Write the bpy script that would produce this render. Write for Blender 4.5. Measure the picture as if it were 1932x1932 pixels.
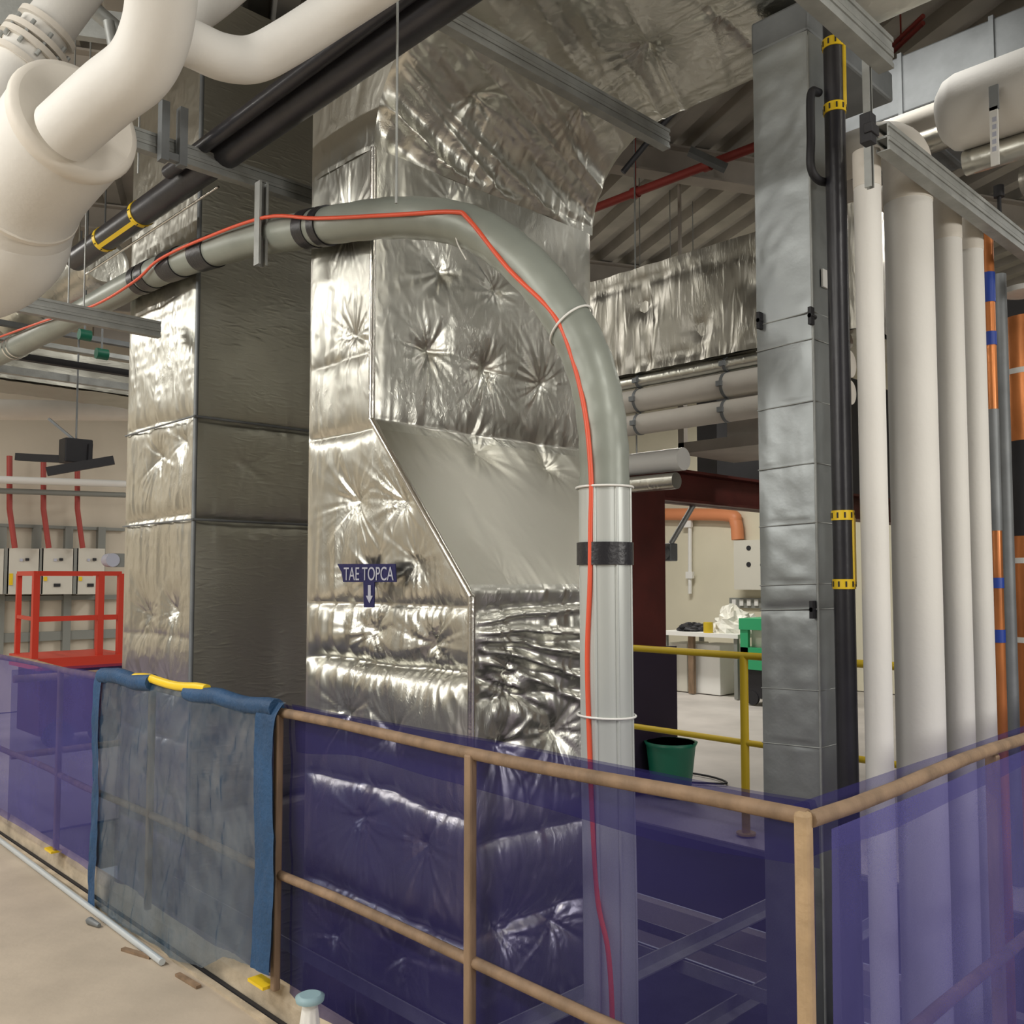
import bpy, math, random
import numpy as np
from mathutils import Vector, Matrix
for _o in list(bpy.data.objects): bpy.data.objects.remove(_o)
C = bpy.context.scene.collection
S = bpy.context.scene
random.seed(4)
# ------------------------------------------------------------------ camera, world, lights, exposure
F = 1720.0; CY = 997.0; PT = math.atan(.055); EYE = 1.5
FW = Vector((.6967, .7173, 0)).normalized(); RT = Vector((FW.y, -FW.x, 0))
FWD = (FW*math.cos(PT) + Vector((0, 0, math.sin(PT)))).normalized(); UPV = RT.cross(FWD)
cd = bpy.data.cameras.new('camera'); cam = bpy.data.objects.new('camera', cd); C.objects.link(cam)
cam.matrix_world = Matrix.Translation((0, 0, EYE)) @ Matrix((RT, UPV, -FWD)).transposed().to_4x4()
cd.sensor_width = 36; cd.lens = 36*F/1932; cd.shift_y = (CY-966)/1932; cd.clip_start = .02; cd.clip_end = 200
S.camera = cam
w = bpy.data.worlds.new('world'); S.world = w; w.use_nodes = True
w.node_tree.nodes['Background'].inputs[0].default_value = (.72, .74, .78, 1)
w.node_tree.nodes['Background'].inputs[1].default_value = .30
S.view_settings.view_transform = 'Standard'; S.view_settings.look = 'None'
S.view_settings.exposure = .05; S.view_settings.gamma = 1
S.cycles.use_denoising = True; S.cycles.max_bounces = 8; S.cycles.transparent_max_bounces = 16
S.cycles.caustics_reflective = False; S.cycles.caustics_refractive = False
def lamp(name, loc, sx, sy, power, col=(1, .965, .90), rot=(0, 0, 0)):
    l = bpy.data.lights.new(name, 'AREA'); l.shape = 'RECTANGLE'; l.size = sx; l.size_y = sy; l.energy = power; l.color = col
    o = bpy.data.objects.new(name, l); C.objects.link(o); o.location = loc; o.rotation_euler = rot; return o
for (x, y, p) in ((-1.6, 1.0, 58), (-1.4, 4.2, 85), (-1.3, 7.6, 75), (1.4, -1.8, 80), (4.8, -2.0, 24), (.2, 9.2, 70)):
    lamp('overhead_area_light', (x, y, 4.15), .35, 1.6, p)
lamp('overhead_area_light', (-3.4, 3.4, 3.2), 1.0, 3.6, 120, rot=(0, math.radians(-62), 0))
for (x, y, p) in ((8.4, 6.3, 120), (6.6, 1.6, 45), (6.2, 8.0, 60), (3.4, 5.8, 25), (8.2, -1.2, 30)):
    lamp('overhead_area_light', (x, y, 4.1), .3, 1.4, p)
lamp('overhead_area_light', (3.62, 1.85, 4.1), .2, 1.0, 12)  # added to light the sloped foil shoulder, no fitting known here
lamp('lower_level_lamp', (3.4, 3.2, -.9), 1.2, .3, 5)
lamp('fill_lamp', (3.8, -3.2, 2.4), 1.4, .8, 70, rot=(math.radians(80), 0, 0))  # added unseen fill that brightens the white risers, not a wall fitting
lamp('fill_lamp', (.2, -4.2, 2.6), 1.6, .8, 45, rot=(math.radians(78), 0, 0))  # second unseen fill, also hanging clear of the walls
# ------------------------------------------------------------------ pixel helpers: a line of sight meets a real plane
def ray(px, py): return (FWD + RT*((px-966)/F) + UPV*((CY-py)/F))
def atX(px, py, X): d = ray(px, py); return Vector((0, 0, EYE)) + d*(X/d.x)
def atY(px, py, Y): d = ray(px, py); return Vector((0, 0, EYE)) + d*(Y/d.y)
def atZ(px, py, z): d = ray(px, py); return Vector((0, 0, EYE)) + d*((z-EYE)/d.z)
def atT(px, py, t): d = ray(px, py); return Vector((0, 0, EYE)) + d*(t/(d.dot(FW)))
# ------------------------------------------------------------------ materials
def mat(name, col, rough=.6, metal=0, bump=0, bscale=40, var=0, vscale=6, coat=0, stretch=None, alpha=None, spec=.5, col2=None):
    m = bpy.data.materials.new(name); m.use_nodes = True; nt = m.node_tree; N = nt.nodes; L = nt.links
    b = N['Principled BSDF']; b.inputs['Roughness'].default_value = rough; b.inputs['Metallic'].default_value = metal
    b.inputs['Base Color'].default_value = (*col, 1); b.inputs['Coat Weight'].default_value = coat
    b.inputs['Specular IOR Level'].default_value = spec
    tc = N.new('ShaderNodeTexCoord'); mp = N.new('ShaderNodeMapping'); L.new(tc.outputs['Object'], mp.inputs[0])
    if stretch: mp.inputs['Scale'].default_value = stretch
    if var or col2:
        n = N.new('ShaderNodeTexNoise'); n.inputs['Scale'].default_value = vscale; n.inputs['Detail'].default_value = 6
        L.new(mp.outputs[0], n.inputs['Vector'])
        r = N.new('ShaderNodeValToRGB'); r.color_ramp.elements[0].position = .32; r.color_ramp.elements[1].position = .68
        c2 = col2 or tuple(min(1, c*(1+var)) for c in col)
        r.color_ramp.elements[0].color = (*[c*(1-var) for c in col], 1); r.color_ramp.elements[1].color = (*c2, 1)
        L.new(n.outputs[0], r.inputs[0]); L.new(r.outputs[0], b.inputs['Base Color'])
    if bump:
        n = N.new('ShaderNodeTexNoise'); n.inputs['Scale'].default_value = bscale; n.inputs['Detail'].default_value = 5
        L.new(mp.outputs[0], n.inputs['Vector'])
        bp = N.new('ShaderNodeBump'); bp.inputs['Strength'].default_value = bump; bp.inputs['Distance'].default_value = .02
        L.new(n.outputs[0], bp.inputs['Height']); L.new(bp.outputs[0], b.inputs['Normal'])
    return m
def foil_mat(name, col, rough, bump, sc, stretch):
    m = mat(name, col, rough, 1, 0); nt = m.node_tree; N = nt.nodes; L = nt.links; b = N['Principled BSDF']
    tc = N.new('ShaderNodeTexCoord'); mp = N.new('ShaderNodeMapping'); mp.inputs['Scale'].default_value = stretch
    L.new(tc.outputs['Object'], mp.inputs[0])
    v = N.new('ShaderNodeTexNoise'); v.noise_type = 'RIDGED_MULTIFRACTAL' if hasattr(v, 'noise_type') else 'FBM'
    v.inputs['Scale'].default_value = sc; v.inputs['Detail'].default_value = 4; v.inputs['Distortion'].default_value = .6
    L.new(mp.outputs[0], v.inputs['Vector'])
    v2 = N.new('ShaderNodeTexNoise'); v2.noise_type = 'RIDGED_MULTIFRACTAL'; v2.inputs['Scale'].default_value = sc*3.2; v2.inputs['Detail'].default_value = 3; v2.inputs['Distortion'].default_value = 1.2
    L.new(mp.outputs[0], v2.inputs['Vector']); v3 = N.new('ShaderNodeTexNoise'); v3.inputs['Scale'].default_value = 2.2; v3.inputs['Detail'].default_value = 3; L.new(tc.outputs['Object'], v3.inputs['Vector'])
    rr_ = N.new('ShaderNodeMapRange'); rr_.inputs['From Min'].default_value = .42; rr_.inputs['From Max'].default_value = .65; rr_.inputs['To Max'].default_value = .40; L.new(v3.outputs[0], rr_.inputs['Value'])
    ma = N.new('ShaderNodeMath'); ma.operation = 'MULTIPLY_ADD'; L.new(v2.outputs[0], ma.inputs[0]); L.new(rr_.outputs[0], ma.inputs[1]); L.new(v.outputs[0], ma.inputs[2])
    bp = N.new('ShaderNodeBump'); bp.inputs['Strength'].default_value = bump; bp.inputs['Distance'].default_value = .012
    L.new(ma.outputs[0], bp.inputs['Height']); L.new(bp.outputs[0], b.inputs['Normal'])
    n = N.new('ShaderNodeTexNoise'); n.inputs['Scale'].default_value = 3; n.inputs['Detail'].default_value = 4
    L.new(tc.outputs['Object'], n.inputs['Vector'])
    mr = N.new('ShaderNodeMapRange'); mr.inputs['To Min'].default_value = rough*.75; mr.inputs['To Max'].default_value = rough*1.35
    L.new(n.outputs[0], mr.inputs['Value']); L.new(mr.outputs[0], b.inputs['Roughness'])
    return m
def sheer(name, col, fac, rough=.5, gloss=0, vs=2.5, vamp=.25):
    m = bpy.data.materials.new(name); m.use_nodes = True; nt = m.node_tree; N = nt.nodes; L = nt.links; N.clear()
    out = N.new('ShaderNodeOutputMaterial'); mix = N.new('ShaderNodeMixShader'); tr = N.new('ShaderNodeBsdfTransparent')
    df = N.new('ShaderNodeBsdfDiffuse'); df.inputs[0].default_value = (*col, 1)
    tl = N.new('ShaderNodeBsdfTranslucent'); tl.inputs[0].default_value = (*col, 1)
    m2 = N.new('ShaderNodeMixShader'); m2.inputs[0].default_value = .35; L.new(df.outputs[0], m2.inputs[1]); L.new(tl.outputs[0], m2.inputs[2])
    last = m2
    if gloss:
        g = N.new('ShaderNodeBsdfGlossy'); g.inputs[1].default_value = rough; m3 = N.new('ShaderNodeMixShader'); m3.inputs[0].default_value = gloss
        L.new(m2.outputs[0], m3.inputs[1]); L.new(g.outputs[0], m3.inputs[2]); last = m3
    tr.inputs[0].default_value = (*[.70+.30*min(1, c*2.2) for c in col], 1)
    tc = N.new('ShaderNodeTexCoord'); n = N.new('ShaderNodeTexNoise'); n.inputs['Scale'].default_value = vs; n.inputs['Detail'].default_value = 5
    L.new(tc.outputs['Object'], n.inputs['Vector'])
    n2 = N.new('ShaderNodeTexNoise'); n2.inputs['Scale'].default_value = 420; n2.inputs['Detail'].default_value = 1
    L.new(tc.outputs['Object'], n2.inputs['Vector'])
    ad = N.new('ShaderNodeMath'); ad.operation = 'MULTIPLY_ADD'; ad.inputs[1].default_value = .35
    L.new(n2.outputs[0], ad.inputs[0]); L.new(n.outputs[0], ad.inputs[2])
    mr = N.new('ShaderNodeMapRange'); mr.inputs['From Min'].default_value = .4; mr.inputs['From Max'].default_value = .95
    mr.inputs['To Min'].default_value = fac-vamp/2; mr.inputs['To Max'].default_value = fac+vamp/2
    L.new(ad.outputs[0], mr.inputs['Value']); L.new(mr.outputs[0], mix.inputs[0])
    L.new(tr.outputs[0], mix.inputs[1]); L.new(last.outputs[0], mix.inputs[2]); L.new(mix.outputs[0], out.inputs[0])
    return m
M = dict(
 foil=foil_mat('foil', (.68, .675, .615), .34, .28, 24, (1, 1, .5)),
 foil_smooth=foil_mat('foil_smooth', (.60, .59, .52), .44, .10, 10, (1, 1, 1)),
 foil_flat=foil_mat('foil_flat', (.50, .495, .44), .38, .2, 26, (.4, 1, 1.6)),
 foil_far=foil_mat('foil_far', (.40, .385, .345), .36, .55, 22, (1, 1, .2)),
 tape=foil_mat('foil_tape', (.80, .78, .73), .22, .15, 25, (1, 1, 1)),
 galv=mat('galvanised', (.36, .375, .365), .48, .35, .05, 90, .12, 14),
 galv_dark=mat('galvanised_dull', (.22, .235, .245), .55, .45, .03, 60, .12, 8),
 alu=mat('duct_facing', (.30, .32, .325), .42, .8, .22, 7, .06, 4),
 white=mat('white_lagging', (.76, .75, .715), .62, 0, .05, 60, .03, 3),
 cream=mat('cream_lagging', (.74, .70, .63), .6, 0, .06, 40, .05, 5),
 black=mat('black_rubber', (.022, .022, .028), .33, 0, .04, 60, .2, 8),
 blackm=mat('black_matt', (.016, .016, .02), .6, 0, .05, 50),
 tapeblk=mat('black_tape', (.02, .02, .025), .35, 0, .1, 80),
 hose=mat('grey_green_hose', (.29, .315, .28), .40, .15, .05, 30, .08, 5),
 sleeve=mat('pale_sleeve', (.55, .58, .56), .38, .25, .08, 24, .06, 5, stretch=(1, 1, .1)),
 orange=mat('orange_cable', (.80, .11, .05), .4),
 tie=mat('white_tie', (.85, .85, .82), .4),
 wood=mat('fence_timber', (.25, .168, .105), .7, 0, .25, 35, .25, 18, stretch=(1, 1, .25)),
 woodp=mat('pale_timber', (.44, .31, .18), .7, 0, .2, 35, .2, 12),
 kerb=mat('kerb_timber', (.50, .42, .31), .8, 0, .3, 22, .28, 7),
 floor=mat('screed_floor', (.50, .425, .335), .75, 0, .15, 14, .10, 3.0),
 floor2=mat('pale_slab', (.52, .485, .45), .55, 0, .08, 10, .12, 2.0),
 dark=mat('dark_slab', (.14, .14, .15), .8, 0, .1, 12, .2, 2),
 deck=mat('steel_deck', (.42, .40, .36), .55, .3, .03, 20, .15, 3),
 beam=mat('primed_beam', (.46, .42, .37), .6, 0, .03, 20, .12, 4),
 wall=mat('beige_wall', (.62, .56, .46), .8, 0, .05, 12, .07, 1.5),
 wallc=mat('cream_wall', (.72, .68, .53), .7, 0, .03, 12, .04, 1.5),
 wallg=mat('grey_wall', (.40, .40, .38), .8, 0, .05, 12, .07, 1.5),
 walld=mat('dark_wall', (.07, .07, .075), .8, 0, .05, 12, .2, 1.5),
 red=mat('red_paint', (.62, .05, .025), .45),
 redpipe=mat('red_sprinkler', (.40, .06, .05), .5),
 maroon=mat('red_oxide_steel', (.085, .012, .009), .55, 0, .05, 20, .2, 5),
 purple=mat('dark_purple_board', (.014, .006, .022), .6),
 yellow=mat('yellow_paint', (.62, .44, .02), .45),
 yel2=mat('yellow_tape', (.90, .62, .02), .4),
 navy=mat('navy_label', (.012, .014, .10), .4),
 pale=mat('pale_print', (.50, .52, .62), .5),
 boxw=mat('painted_enclosure', (.68, .66, .58), .45),
 boxside=mat('enclosure_side', (.25, .26, .24), .5),
 green=mat('green_paint', (.03, .38, .16), .45),
 dgreen=mat('green_plastic', (.01, .15, .09), .4),
 conduit=mat('orange_conduit', (.72, .27, .12), .5),
 copper=mat('orange_pipe', (.62, .22, .07), .3, .45, .05, 8, .35, 4, stretch=(1, 1, .5)),
 bluet=mat('blue_tape', (.02, .06, .35), .4),
 blue=mat('blue_fabric', (.014, .065, .16), .6, 0, .3, 60, .2, 8),
 bright=mat('bright_metal', (.8, .8, .78), .2, 1, .1, 40),
 rod=mat('zinc_rod', (.62, .68, .72), .3, .3),
 poly=mat('polythene', (.75, .74, .66), .35, 0, .5, 20),
 mesh=sheer('debris_mesh', (.066, .058, .235), .40, vamp=.2),
 mesh2=sheer('debris_mesh_bright', (.145, .138, .43), .52, vamp=.2),
 plastic=sheer('blue_polythene', (.085, .18, .29), .50, .22, .34, 6, .5),
)
# ------------------------------------------------------------------ mesh builder
class MB:
    def __init__(s): s.v = []; s.f = []; s.m = []; s.s = []; s.mi = 0
    def _add(s, vs, fs, smooth=False):
        b = len(s.v); s.v += [tuple(v) for v in vs]
        for f in fs: s.f.append(tuple(b+i for i in f)); s.m.append(s.mi); s.s.append(smooth)
        return s
    def box(s, a, b):
        x0, y0, z0 = [min(a[i], b[i]) for i in range(3)]; x1, y1, z1 = [max(a[i], b[i]) for i in range(3)]
        return s._add([(x0, y0, z0), (x1, y0, z0), (x1, y1, z0), (x0, y1, z0), (x0, y0, z1), (x1, y0, z1), (x1, y1, z1), (x0, y1, z1)],
            [(0, 3, 2, 1), (4, 5, 6, 7), (0, 1, 5, 4), (1, 2, 6, 5), (2, 3, 7, 6), (3, 0, 4, 7)])
    def bar(s, p, q, w, h, up=(0, 0, 1)): return s.prism([(-w/2, -h/2), (w/2, -h/2), (w/2, h/2), (-w/2, h/2)], p, q, up)
    def prism(s, prof, p, q, up=(0, 0, 1)):
        p = Vector(p); q = Vector(q); d = (q-p).normalized(); u = Vector(up)
        if abs(d.dot(u)) > .98: u = Vector((1, 0, 0))
        sd = d.cross(u).normalized(); u = sd.cross(d); n = len(prof)
        vs = [p+sd*a+u*b for a, b in prof] + [q+sd*a+u*b for a, b in prof]
        fs = [(i, (i+1) % n, n+(i+1) % n, n+i) for i in range(n)] + [tuple(reversed(range(n))), tuple(range(n, 2*n))]
        return s._add(vs, fs)
    def tube(s, path, r, n=20, caps=True, smooth=True):
        P = [Vector(p) for p in path]; R = r if isinstance(r, (list, tuple)) else [r]*len(P)
        d = (P[1]-P[0]).normalized(); u = Vector((0, 0, 1)) if abs(d.z) < .9 else Vector((1, 0, 0)); a = d.cross(u).normalized()
        vs = []
        for i, p in enumerate(P):
            d = (P[min(i+1, len(P)-1)]-P[max(i-1, 0)]).normalized(); a = (a-d*a.dot(d)).normalized(); c = d.cross(a)
            for k in range(n): t = 2*math.pi*k/n; vs.append(p+(a*math.cos(t)+c*math.sin(t))*R[i])
        fs = [(i*n+k, i*n+(k+1) % n, (i+1)*n+(k+1) % n, (i+1)*n+k) for i in range(len(P)-1) for k in range(n)]
        s._add(vs, fs, smooth)
        if caps:
            s._add(vs[:n], [tuple(reversed(range(n)))]); s._add(vs[-n:], [tuple(range(n))])
        return s
    def cyl(s, p, q, r, n=20): return s.tube([p, q], r, n)
    def grid(s, pts, nu, nv, smooth=True, flip=False):      # pts: array (nv, nu, 3)
        vs = pts.reshape(-1, 3).tolist(); fs = []
        for j in range(nv-1):
            for i in range(nu-1):
                q = (j*nu+i, j*nu+i+1, (j+1)*nu+i+1, (j+1)*nu+i); fs.append(q[::-1] if flip else q)
        return s._add(vs, fs, smooth)
    def build(s, name, m, parent=None, label=None, cat=None, group=None, kind=None, bevel=0):
        V = np.array(s.v); o_ = Vector((0, 0, 0))
        if parent is None:
            lo = V.min(0); hi = V.max(0); loc = Vector(((lo[0]+hi[0])/2, (lo[1]+hi[1])/2, lo[2])); org = loc
        else: org = worldloc(parent); loc = Vector((0, 0, 0))
        me = bpy.data.meshes.new(name); me.from_pydata((V-np.array(org)).tolist(), [], s.f)
        for x in (m if isinstance(m, (list, tuple)) else [m]): me.materials.append(x)
        me.polygons.foreach_set('material_index', s.m); me.polygons.foreach_set('use_smooth', s.s); me.update()
        o = bpy.data.objects.new(name, me); C.objects.link(o); o.location = loc
        if parent: o.parent = parent
        WL[o.name] = Vector(org)
        if bevel:
            b = o.modifiers.new('bevel', 'BEVEL'); b.width = bevel; b.segments = 2; b.limit_method = 'ANGLE'
        tag(o, label, cat, group, kind); return o
WL = {}
def worldloc(o): return WL[o.name]
def tag(o, label=None, cat=None, group=None, kind=None):
    for k, v in (('label', label), ('category', cat), ('group', group), ('kind', kind)):
        if v: o[k] = v
    return o
def thing(name, loc, label, cat, group=None):
    o = bpy.data.objects.new(name, None); C.objects.link(o); o.location = loc; o.empty_display_size = .1
    WL[o.name] = Vector(loc); return tag(o, label, cat, group)
def struct(name, mb, m): return mb.build(name, m, kind='structure')
def copy_tree(o, dx, label=None):
    c = o.copy(); C.objects.link(c); c.location = o.location+Vector(dx); WL[c.name] = WL[o.name]+Vector(dx)
    if label: c['label'] = label
    for ch in o.children:
        d = ch.copy(); C.objects.link(d); d.parent = c
        for g in ch.children:
            e = g.copy(); C.objects.link(e); e.parent = d
    return c
def smooth_path(P, k=8):
    P = [Vector(p) for p in P]; P = [P[0]*2-P[1]]+P+[P[-1]*2-P[-2]]; out = []
    for i in range(1, len(P)-2):
        a, b, c, d = P[i-1:i+3]
        for j in range(k):
            t = j/k; out.append(.5*((2*b)+(c-a)*t+(2*a-5*b+4*c-d)*t*t+(3*b-a-3*c+d)*t**3))
    return out+[P[-2]]
# ------------------------------------------------------------------ foil relief
_rs = np.random.RandomState(7); LAT = _rs.rand(256, 256)
def vn(x, y):
    xi = np.floor(x).astype(int); yi = np.floor(y).astype(int); fx = x-xi; fy = y-yi
    fx = fx*fx*(3-2*fx); fy = fy*fy*(3-2*fy); a = LAT[xi % 256, yi % 256]; b = LAT[(xi+1) % 256, yi % 256]
    c = LAT[xi % 256, (yi+1) % 256]; d = LAT[(xi+1) % 256, (yi+1) % 256]
    return (a*(1-fx)+b*fx)*(1-fy)+(c*(1-fx)+d*fx)*fy
def ridge(x, y): return 1-np.abs(2*vn(x, y)-1)
def relief(u, v, w, seed, pins=(), creases=(), rough=1.0, pill=.044, star=.015, folds=()):
    """u, v in metres on the face, w the face's half-open width per row; returns the outward height"""
    s = seed*17.3
    h = rough*(.0045*ridge(u*5+s, v*3+s)+.0025*ridge(u*14+s, v*6)+.0012*ridge(u*31, v*17+s))
    for k, (pu, pv, ps) in enumerate(pins):
        du = u-pu; dv = v-pv; d = np.sqrt(du*du+dv*dv)+1e-6; th = np.arctan2(dv, du)
        c_, s_ = np.cos(th)*(2.6+.5*(k % 3)), np.sin(th)*(2.6+.5*(k % 3)); q = 31.7+k*7.1+seed*3
        d = d*(1+.25*np.sin(th*1+k)); h -= pill*ps*(np.exp(-(d/.10)**1.2)+.35*np.exp(-(d/.03)))
        st = 1.5*(ridge(c_+q, s_+q)-.5)+1.1*(ridge(c_*2.3+q, s_*2.3+q+5)-.5); ln = .05+.10*vn(c_*.8+q+3, s_*.8+q)
        h += star*ps*st*np.exp(-d/ln)*(1-np.exp(-d/.018))
    for (vc, dep, pl) in creases:
        vcc = vc+.018*(vn(u*3+vc*9, u*0+s)-.5)*2; dd = np.abs(v-vcc)
        h -= dep*np.exp(-dd/.032)
        h += pl*(ridge(u*11+vc*5+s, v*1.3)-.5+.5*(ridge(u*27+vc*3, v*1.5)-.5))*np.exp(-dd/.14)
    for (u0, v0, u1, v1, wd, a) in folds:
        L = math.hypot(u1-u0, v1-v0); tx = (u1-u0)/L; ty = (v1-v0)/L
        al = (u-u0)*tx+(v-v0)*ty; ac = -(u-u0)*ty+(v-v0)*tx+.02*(vn(al*6+s, al*0)-.5)
        m = np.clip(al/.05, 0, 1)*np.clip((L-al)/.05, 0, 1); h += a*np.exp(-(ac/wd)**2)*m
    return h
def foil_face(mb, lo, hi, vr, nrm, step, seed, flip=False, edge=.03, calm=None, **kw):
    """a ruled face: lo(v), hi(v) give the two edge points at height parameter v"""
    nv = max(2, int((vr[1]-vr[0])/step)+1); vv = np.linspace(vr[0], vr[1], nv)
    A = np.array([lo(v) for v in vv]); B = np.array([hi(v) for v in vv]); W = np.linalg.norm(B-A, axis=1)
    nu = max(2, int(W.max()/step)+1); t = np.linspace(0, 1, nu)
    P = A[:, None, :]*(1-t)[None, :, None]+B[:, None, :]*t[None, :, None]
    Uu = W[:, None]*t[None, :]; Vv = np.repeat(vv[:, None], nu, 1)
    h = relief(Uu, Vv, W, seed, **kw)
    if calm: h *= 1-.75*np.clip((vv-calm[0])/.08, 0, 1)[:, None]*np.clip((calm[1]-vv)/.08, 0, 1)[:, None]
    d = np.minimum(Uu, W[:, None]-Uu); h = h*(1-np.exp(-d/edge))+.0
    P = P+h[:, :, None]*np.array(nrm)[None, None, :]
    return mb.grid(P, nu, nv, True, flip)
# ------------------------------------------------------------------ the setting
ZF = .05
mb = MB()
mb.box((-6, -6, -.3), (1.60, 12, ZF)); mb.box((1.60, -6, -.3), (9.5, .72, ZF))
struct('floor', mb, M['floor'])
mb = MB(); mb.box((4.45, .72, -.25), (12, 12, ZF-.01)); mb.box((1.60, 5.75, -.25), (4.45, 12, ZF-.012)); mb.box((9.5, -6, -.25), (12, .72, ZF-.012))
struct('floor', mb, M['floor2'])
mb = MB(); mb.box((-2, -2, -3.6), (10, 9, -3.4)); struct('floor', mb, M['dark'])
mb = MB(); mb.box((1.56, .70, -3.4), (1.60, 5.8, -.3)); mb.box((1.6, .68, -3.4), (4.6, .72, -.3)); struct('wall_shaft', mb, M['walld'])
# steel deck ceiling, its ribs turned against the ducts, with carrying beams
mb = MB(); rd = (FW*math.cos(math.radians(17.9))-RT*math.sin(math.radians(17.9))); cr = Vector((rd.y, -rd.x, 0)); ctr = Vector((3, 4, 0))
mb.box((-6, -6, 4.72), (12, 12, 4.8))
for k in range(-34, 35):
    p = ctr+cr*(k*.30); mb.prism([(-.10, 0), (-.06, -.10), (.06, -.10), (.10, 0)], p-rd*9+Vector((0, 0, 4.74)), p+rd*9+Vector((0, 0, 4.74)))
struct('ceiling', mb, M['deck'])
for k, d in enumerate((-1.6, .9, 3.3, 5.8)):
    c = ctr+rd*d; mb = MB(); z = 4.52
    I = [(-.07, -.11), (.07, -.11), (.07, -.095), (.008, -.095), (.008, .095), (.07, .095), (.07, .11), (-.07, .11), (-.07, .095), (-.008, .095), (-.008, -.095), (-.07, -.095)]
    mb.prism(I, c-cr*8+Vector((0, 0, z)), c+cr*8+Vector((0, 0, z))); struct('trim_%d' % (k+1), mb, M['beam'])
mb = MB(); mb.box((-6, 11, ZF), (8.4, 11.15, 4.75)); struct('wall_back', mb, M['wall'])
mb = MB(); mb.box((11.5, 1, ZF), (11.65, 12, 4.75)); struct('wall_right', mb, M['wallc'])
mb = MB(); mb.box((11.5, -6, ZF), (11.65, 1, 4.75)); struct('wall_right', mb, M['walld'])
mb = MB(); mb.box((-6.1, -6, ZF), (-6, 12, 4.75)); struct('wall_left', mb, M['wallg'])
mb = MB(); mb.box((-6, -6.1, ZF), (12, -6, 4.75)); struct('wall_front', mb, M['wallg'])
# ------------------------------------------------------------------ foil ducts
XD = 2.0
def f1(z, a, b, z0=1.46, z1=2.10): t = min(1, max(0, (z-z0)/(z1-z0))); return a+(b-a)*t
y0 = lambda z: f1(z, 2.25, 2.82)
x1 = lambda z: f1(z, 2.57, 3.26)
D1 = thing('foil_duct', (2.3, 2.8, -1.6), 'crumpled silver foil wrapped duct with a sloped shoulder, carrying the navy label', 'duct', 'foil wrapped ducts')
mb = MB()
pins = [(.30, -.95, 1), (.70, -1.0, .9), (.28, -.35, .9), (.72, -.3, 1), (.20, .12, .8), (.62, .16, .9), (.35, .60, 1), (.75, .58, .8), (.28, .98, .7), (.56, .93, .9), (.42, 1.30, 1.1), (.76, 1.27, 1.2), (.42, 1.52, .8), (.70, 1.56, .5), (.32, 1.80, .8), (.62, 1.78, .7), (.30, 2.45, .6), (.25, 2.9, .7)]
# left face, seen from the fence: u runs away from the camera
foil_face(mb, lambda z: (XD, 3.26, z), lambda z: (XD, y0(z), z), (-1.6, 3.15), (-1, 0, 0), .008, 1, pins=pins,
    creases=((.30, .045, .018), (.72, .04, .016), (1.18, .07, .026), (1.40, .03, .022), (-.2, .04, .012), (2.08, .03, .010), (2.36, .012, .02)))
pins = [(.15, -.9, 1), (.42, -.9, 1), (.12, -.3, 1), (.40, -.25, .9), (.17, .30, 1), (.42, .28, .9), (.16, .93, 1.1), (.44, .95, 1.2), (.20, 1.17, .9),
        (.20, 1.52, .2), (.50, 2.02, .9), (.88, 1.98, .9), (.30, 2.42, .9), (.62, 2.40, 1.1), (.95, 2.38, .7), (.35, 2.75, .6), (.66, 2.74, .6), (.95, 2.72, .6), (.4, 3.05, .5)]
fkw = dict(pins=pins, calm=(1.52, 1.98),
    creases=((.33, .03, .01), (.62, .03, .010), (1.10, .03, .012), (1.18, .03, .02), (1.28, .03, .02), (1.40, .025, .012), (-.2, .04, .012), (2.10, .012, .008)),
    folds=((0, 1.36, .6, 1.40, .012, .02), (0, 1.33, .6, 1.30, .014, .026), (0, 1.31, .6, 1.22, .012, .026), (.0, 1.29, .6, 1.13, .014, .026), (.05, 1.24, .6, 1.04, .014, .022), (0, 1.20, .4, 1.02, .014, -.02)))
mb2 = MB()
for m_, r_ in ((mb, (-1.6, 1.48)), (mb2, (1.48, 2.06)), (mb, (2.06, 3.15))): foil_face(m_, lambda z: (XD, y0(z), z), lambda z: (x1(z), y0(z), z), r_, (0, -1, 0), .008, 2, **fkw)
mb2.build('shoulder_panel', M['foil_smooth'], D1, label='smoother sloped foil shoulder')
foil_face(mb, lambda z: (x1(z), y0(z), z), lambda z: (x1(z), 3.26, z), (-1.6, 3.15), (1, 0, 0), .03, 3)
foil_face(mb, lambda z: (x1(z), 3.26, z), lambda z: (XD, 3.26, z), (-1.6, 3.15), (0, 1, 0), .03, 4)
mb.build('wrap', M['foil'], D1)
# elbow at the top towards the camera: inner curve from the front face into the underside
def inner(s):   # s metres along the run from z = 3.15
    R = .42
    if s < R*math.pi/2: a = s/R; return (2.82-R*(1-math.cos(a)), 3.15+R*math.sin(a))
    return (2.40-(s-R*math.pi/2), 3.57)
mb = MB()
SL = 3.6
folds = [(.0, -.25+.17*i, 1.25, -.02+.12*i, .018+.006*(i % 3), .020+.006*(i % 2)) for i in range(6)]
elf = [(.02, .0, 1.2, .16, .03, .03), (.0, .12, 1.25, .22, .02, .03), (.05, .26, 1.2, .30, .03, .035), (.0, .40, 1.1, .38, .02, .03), (.1, .52, 1.2, .46, .025, .03)]
vv = np.linspace(0, SL, 400); uu = np.linspace(0, 1.28, 142); U, V = np.meshgrid(uu, vv)
inn = np.array([inner(s) for s in vv]); tan = np.gradient(inn, axis=0); tan /= np.linalg.norm(tan, axis=1)[:, None]; nr = np.stack([-tan[:, 1], tan[:, 0]], 1)
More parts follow.
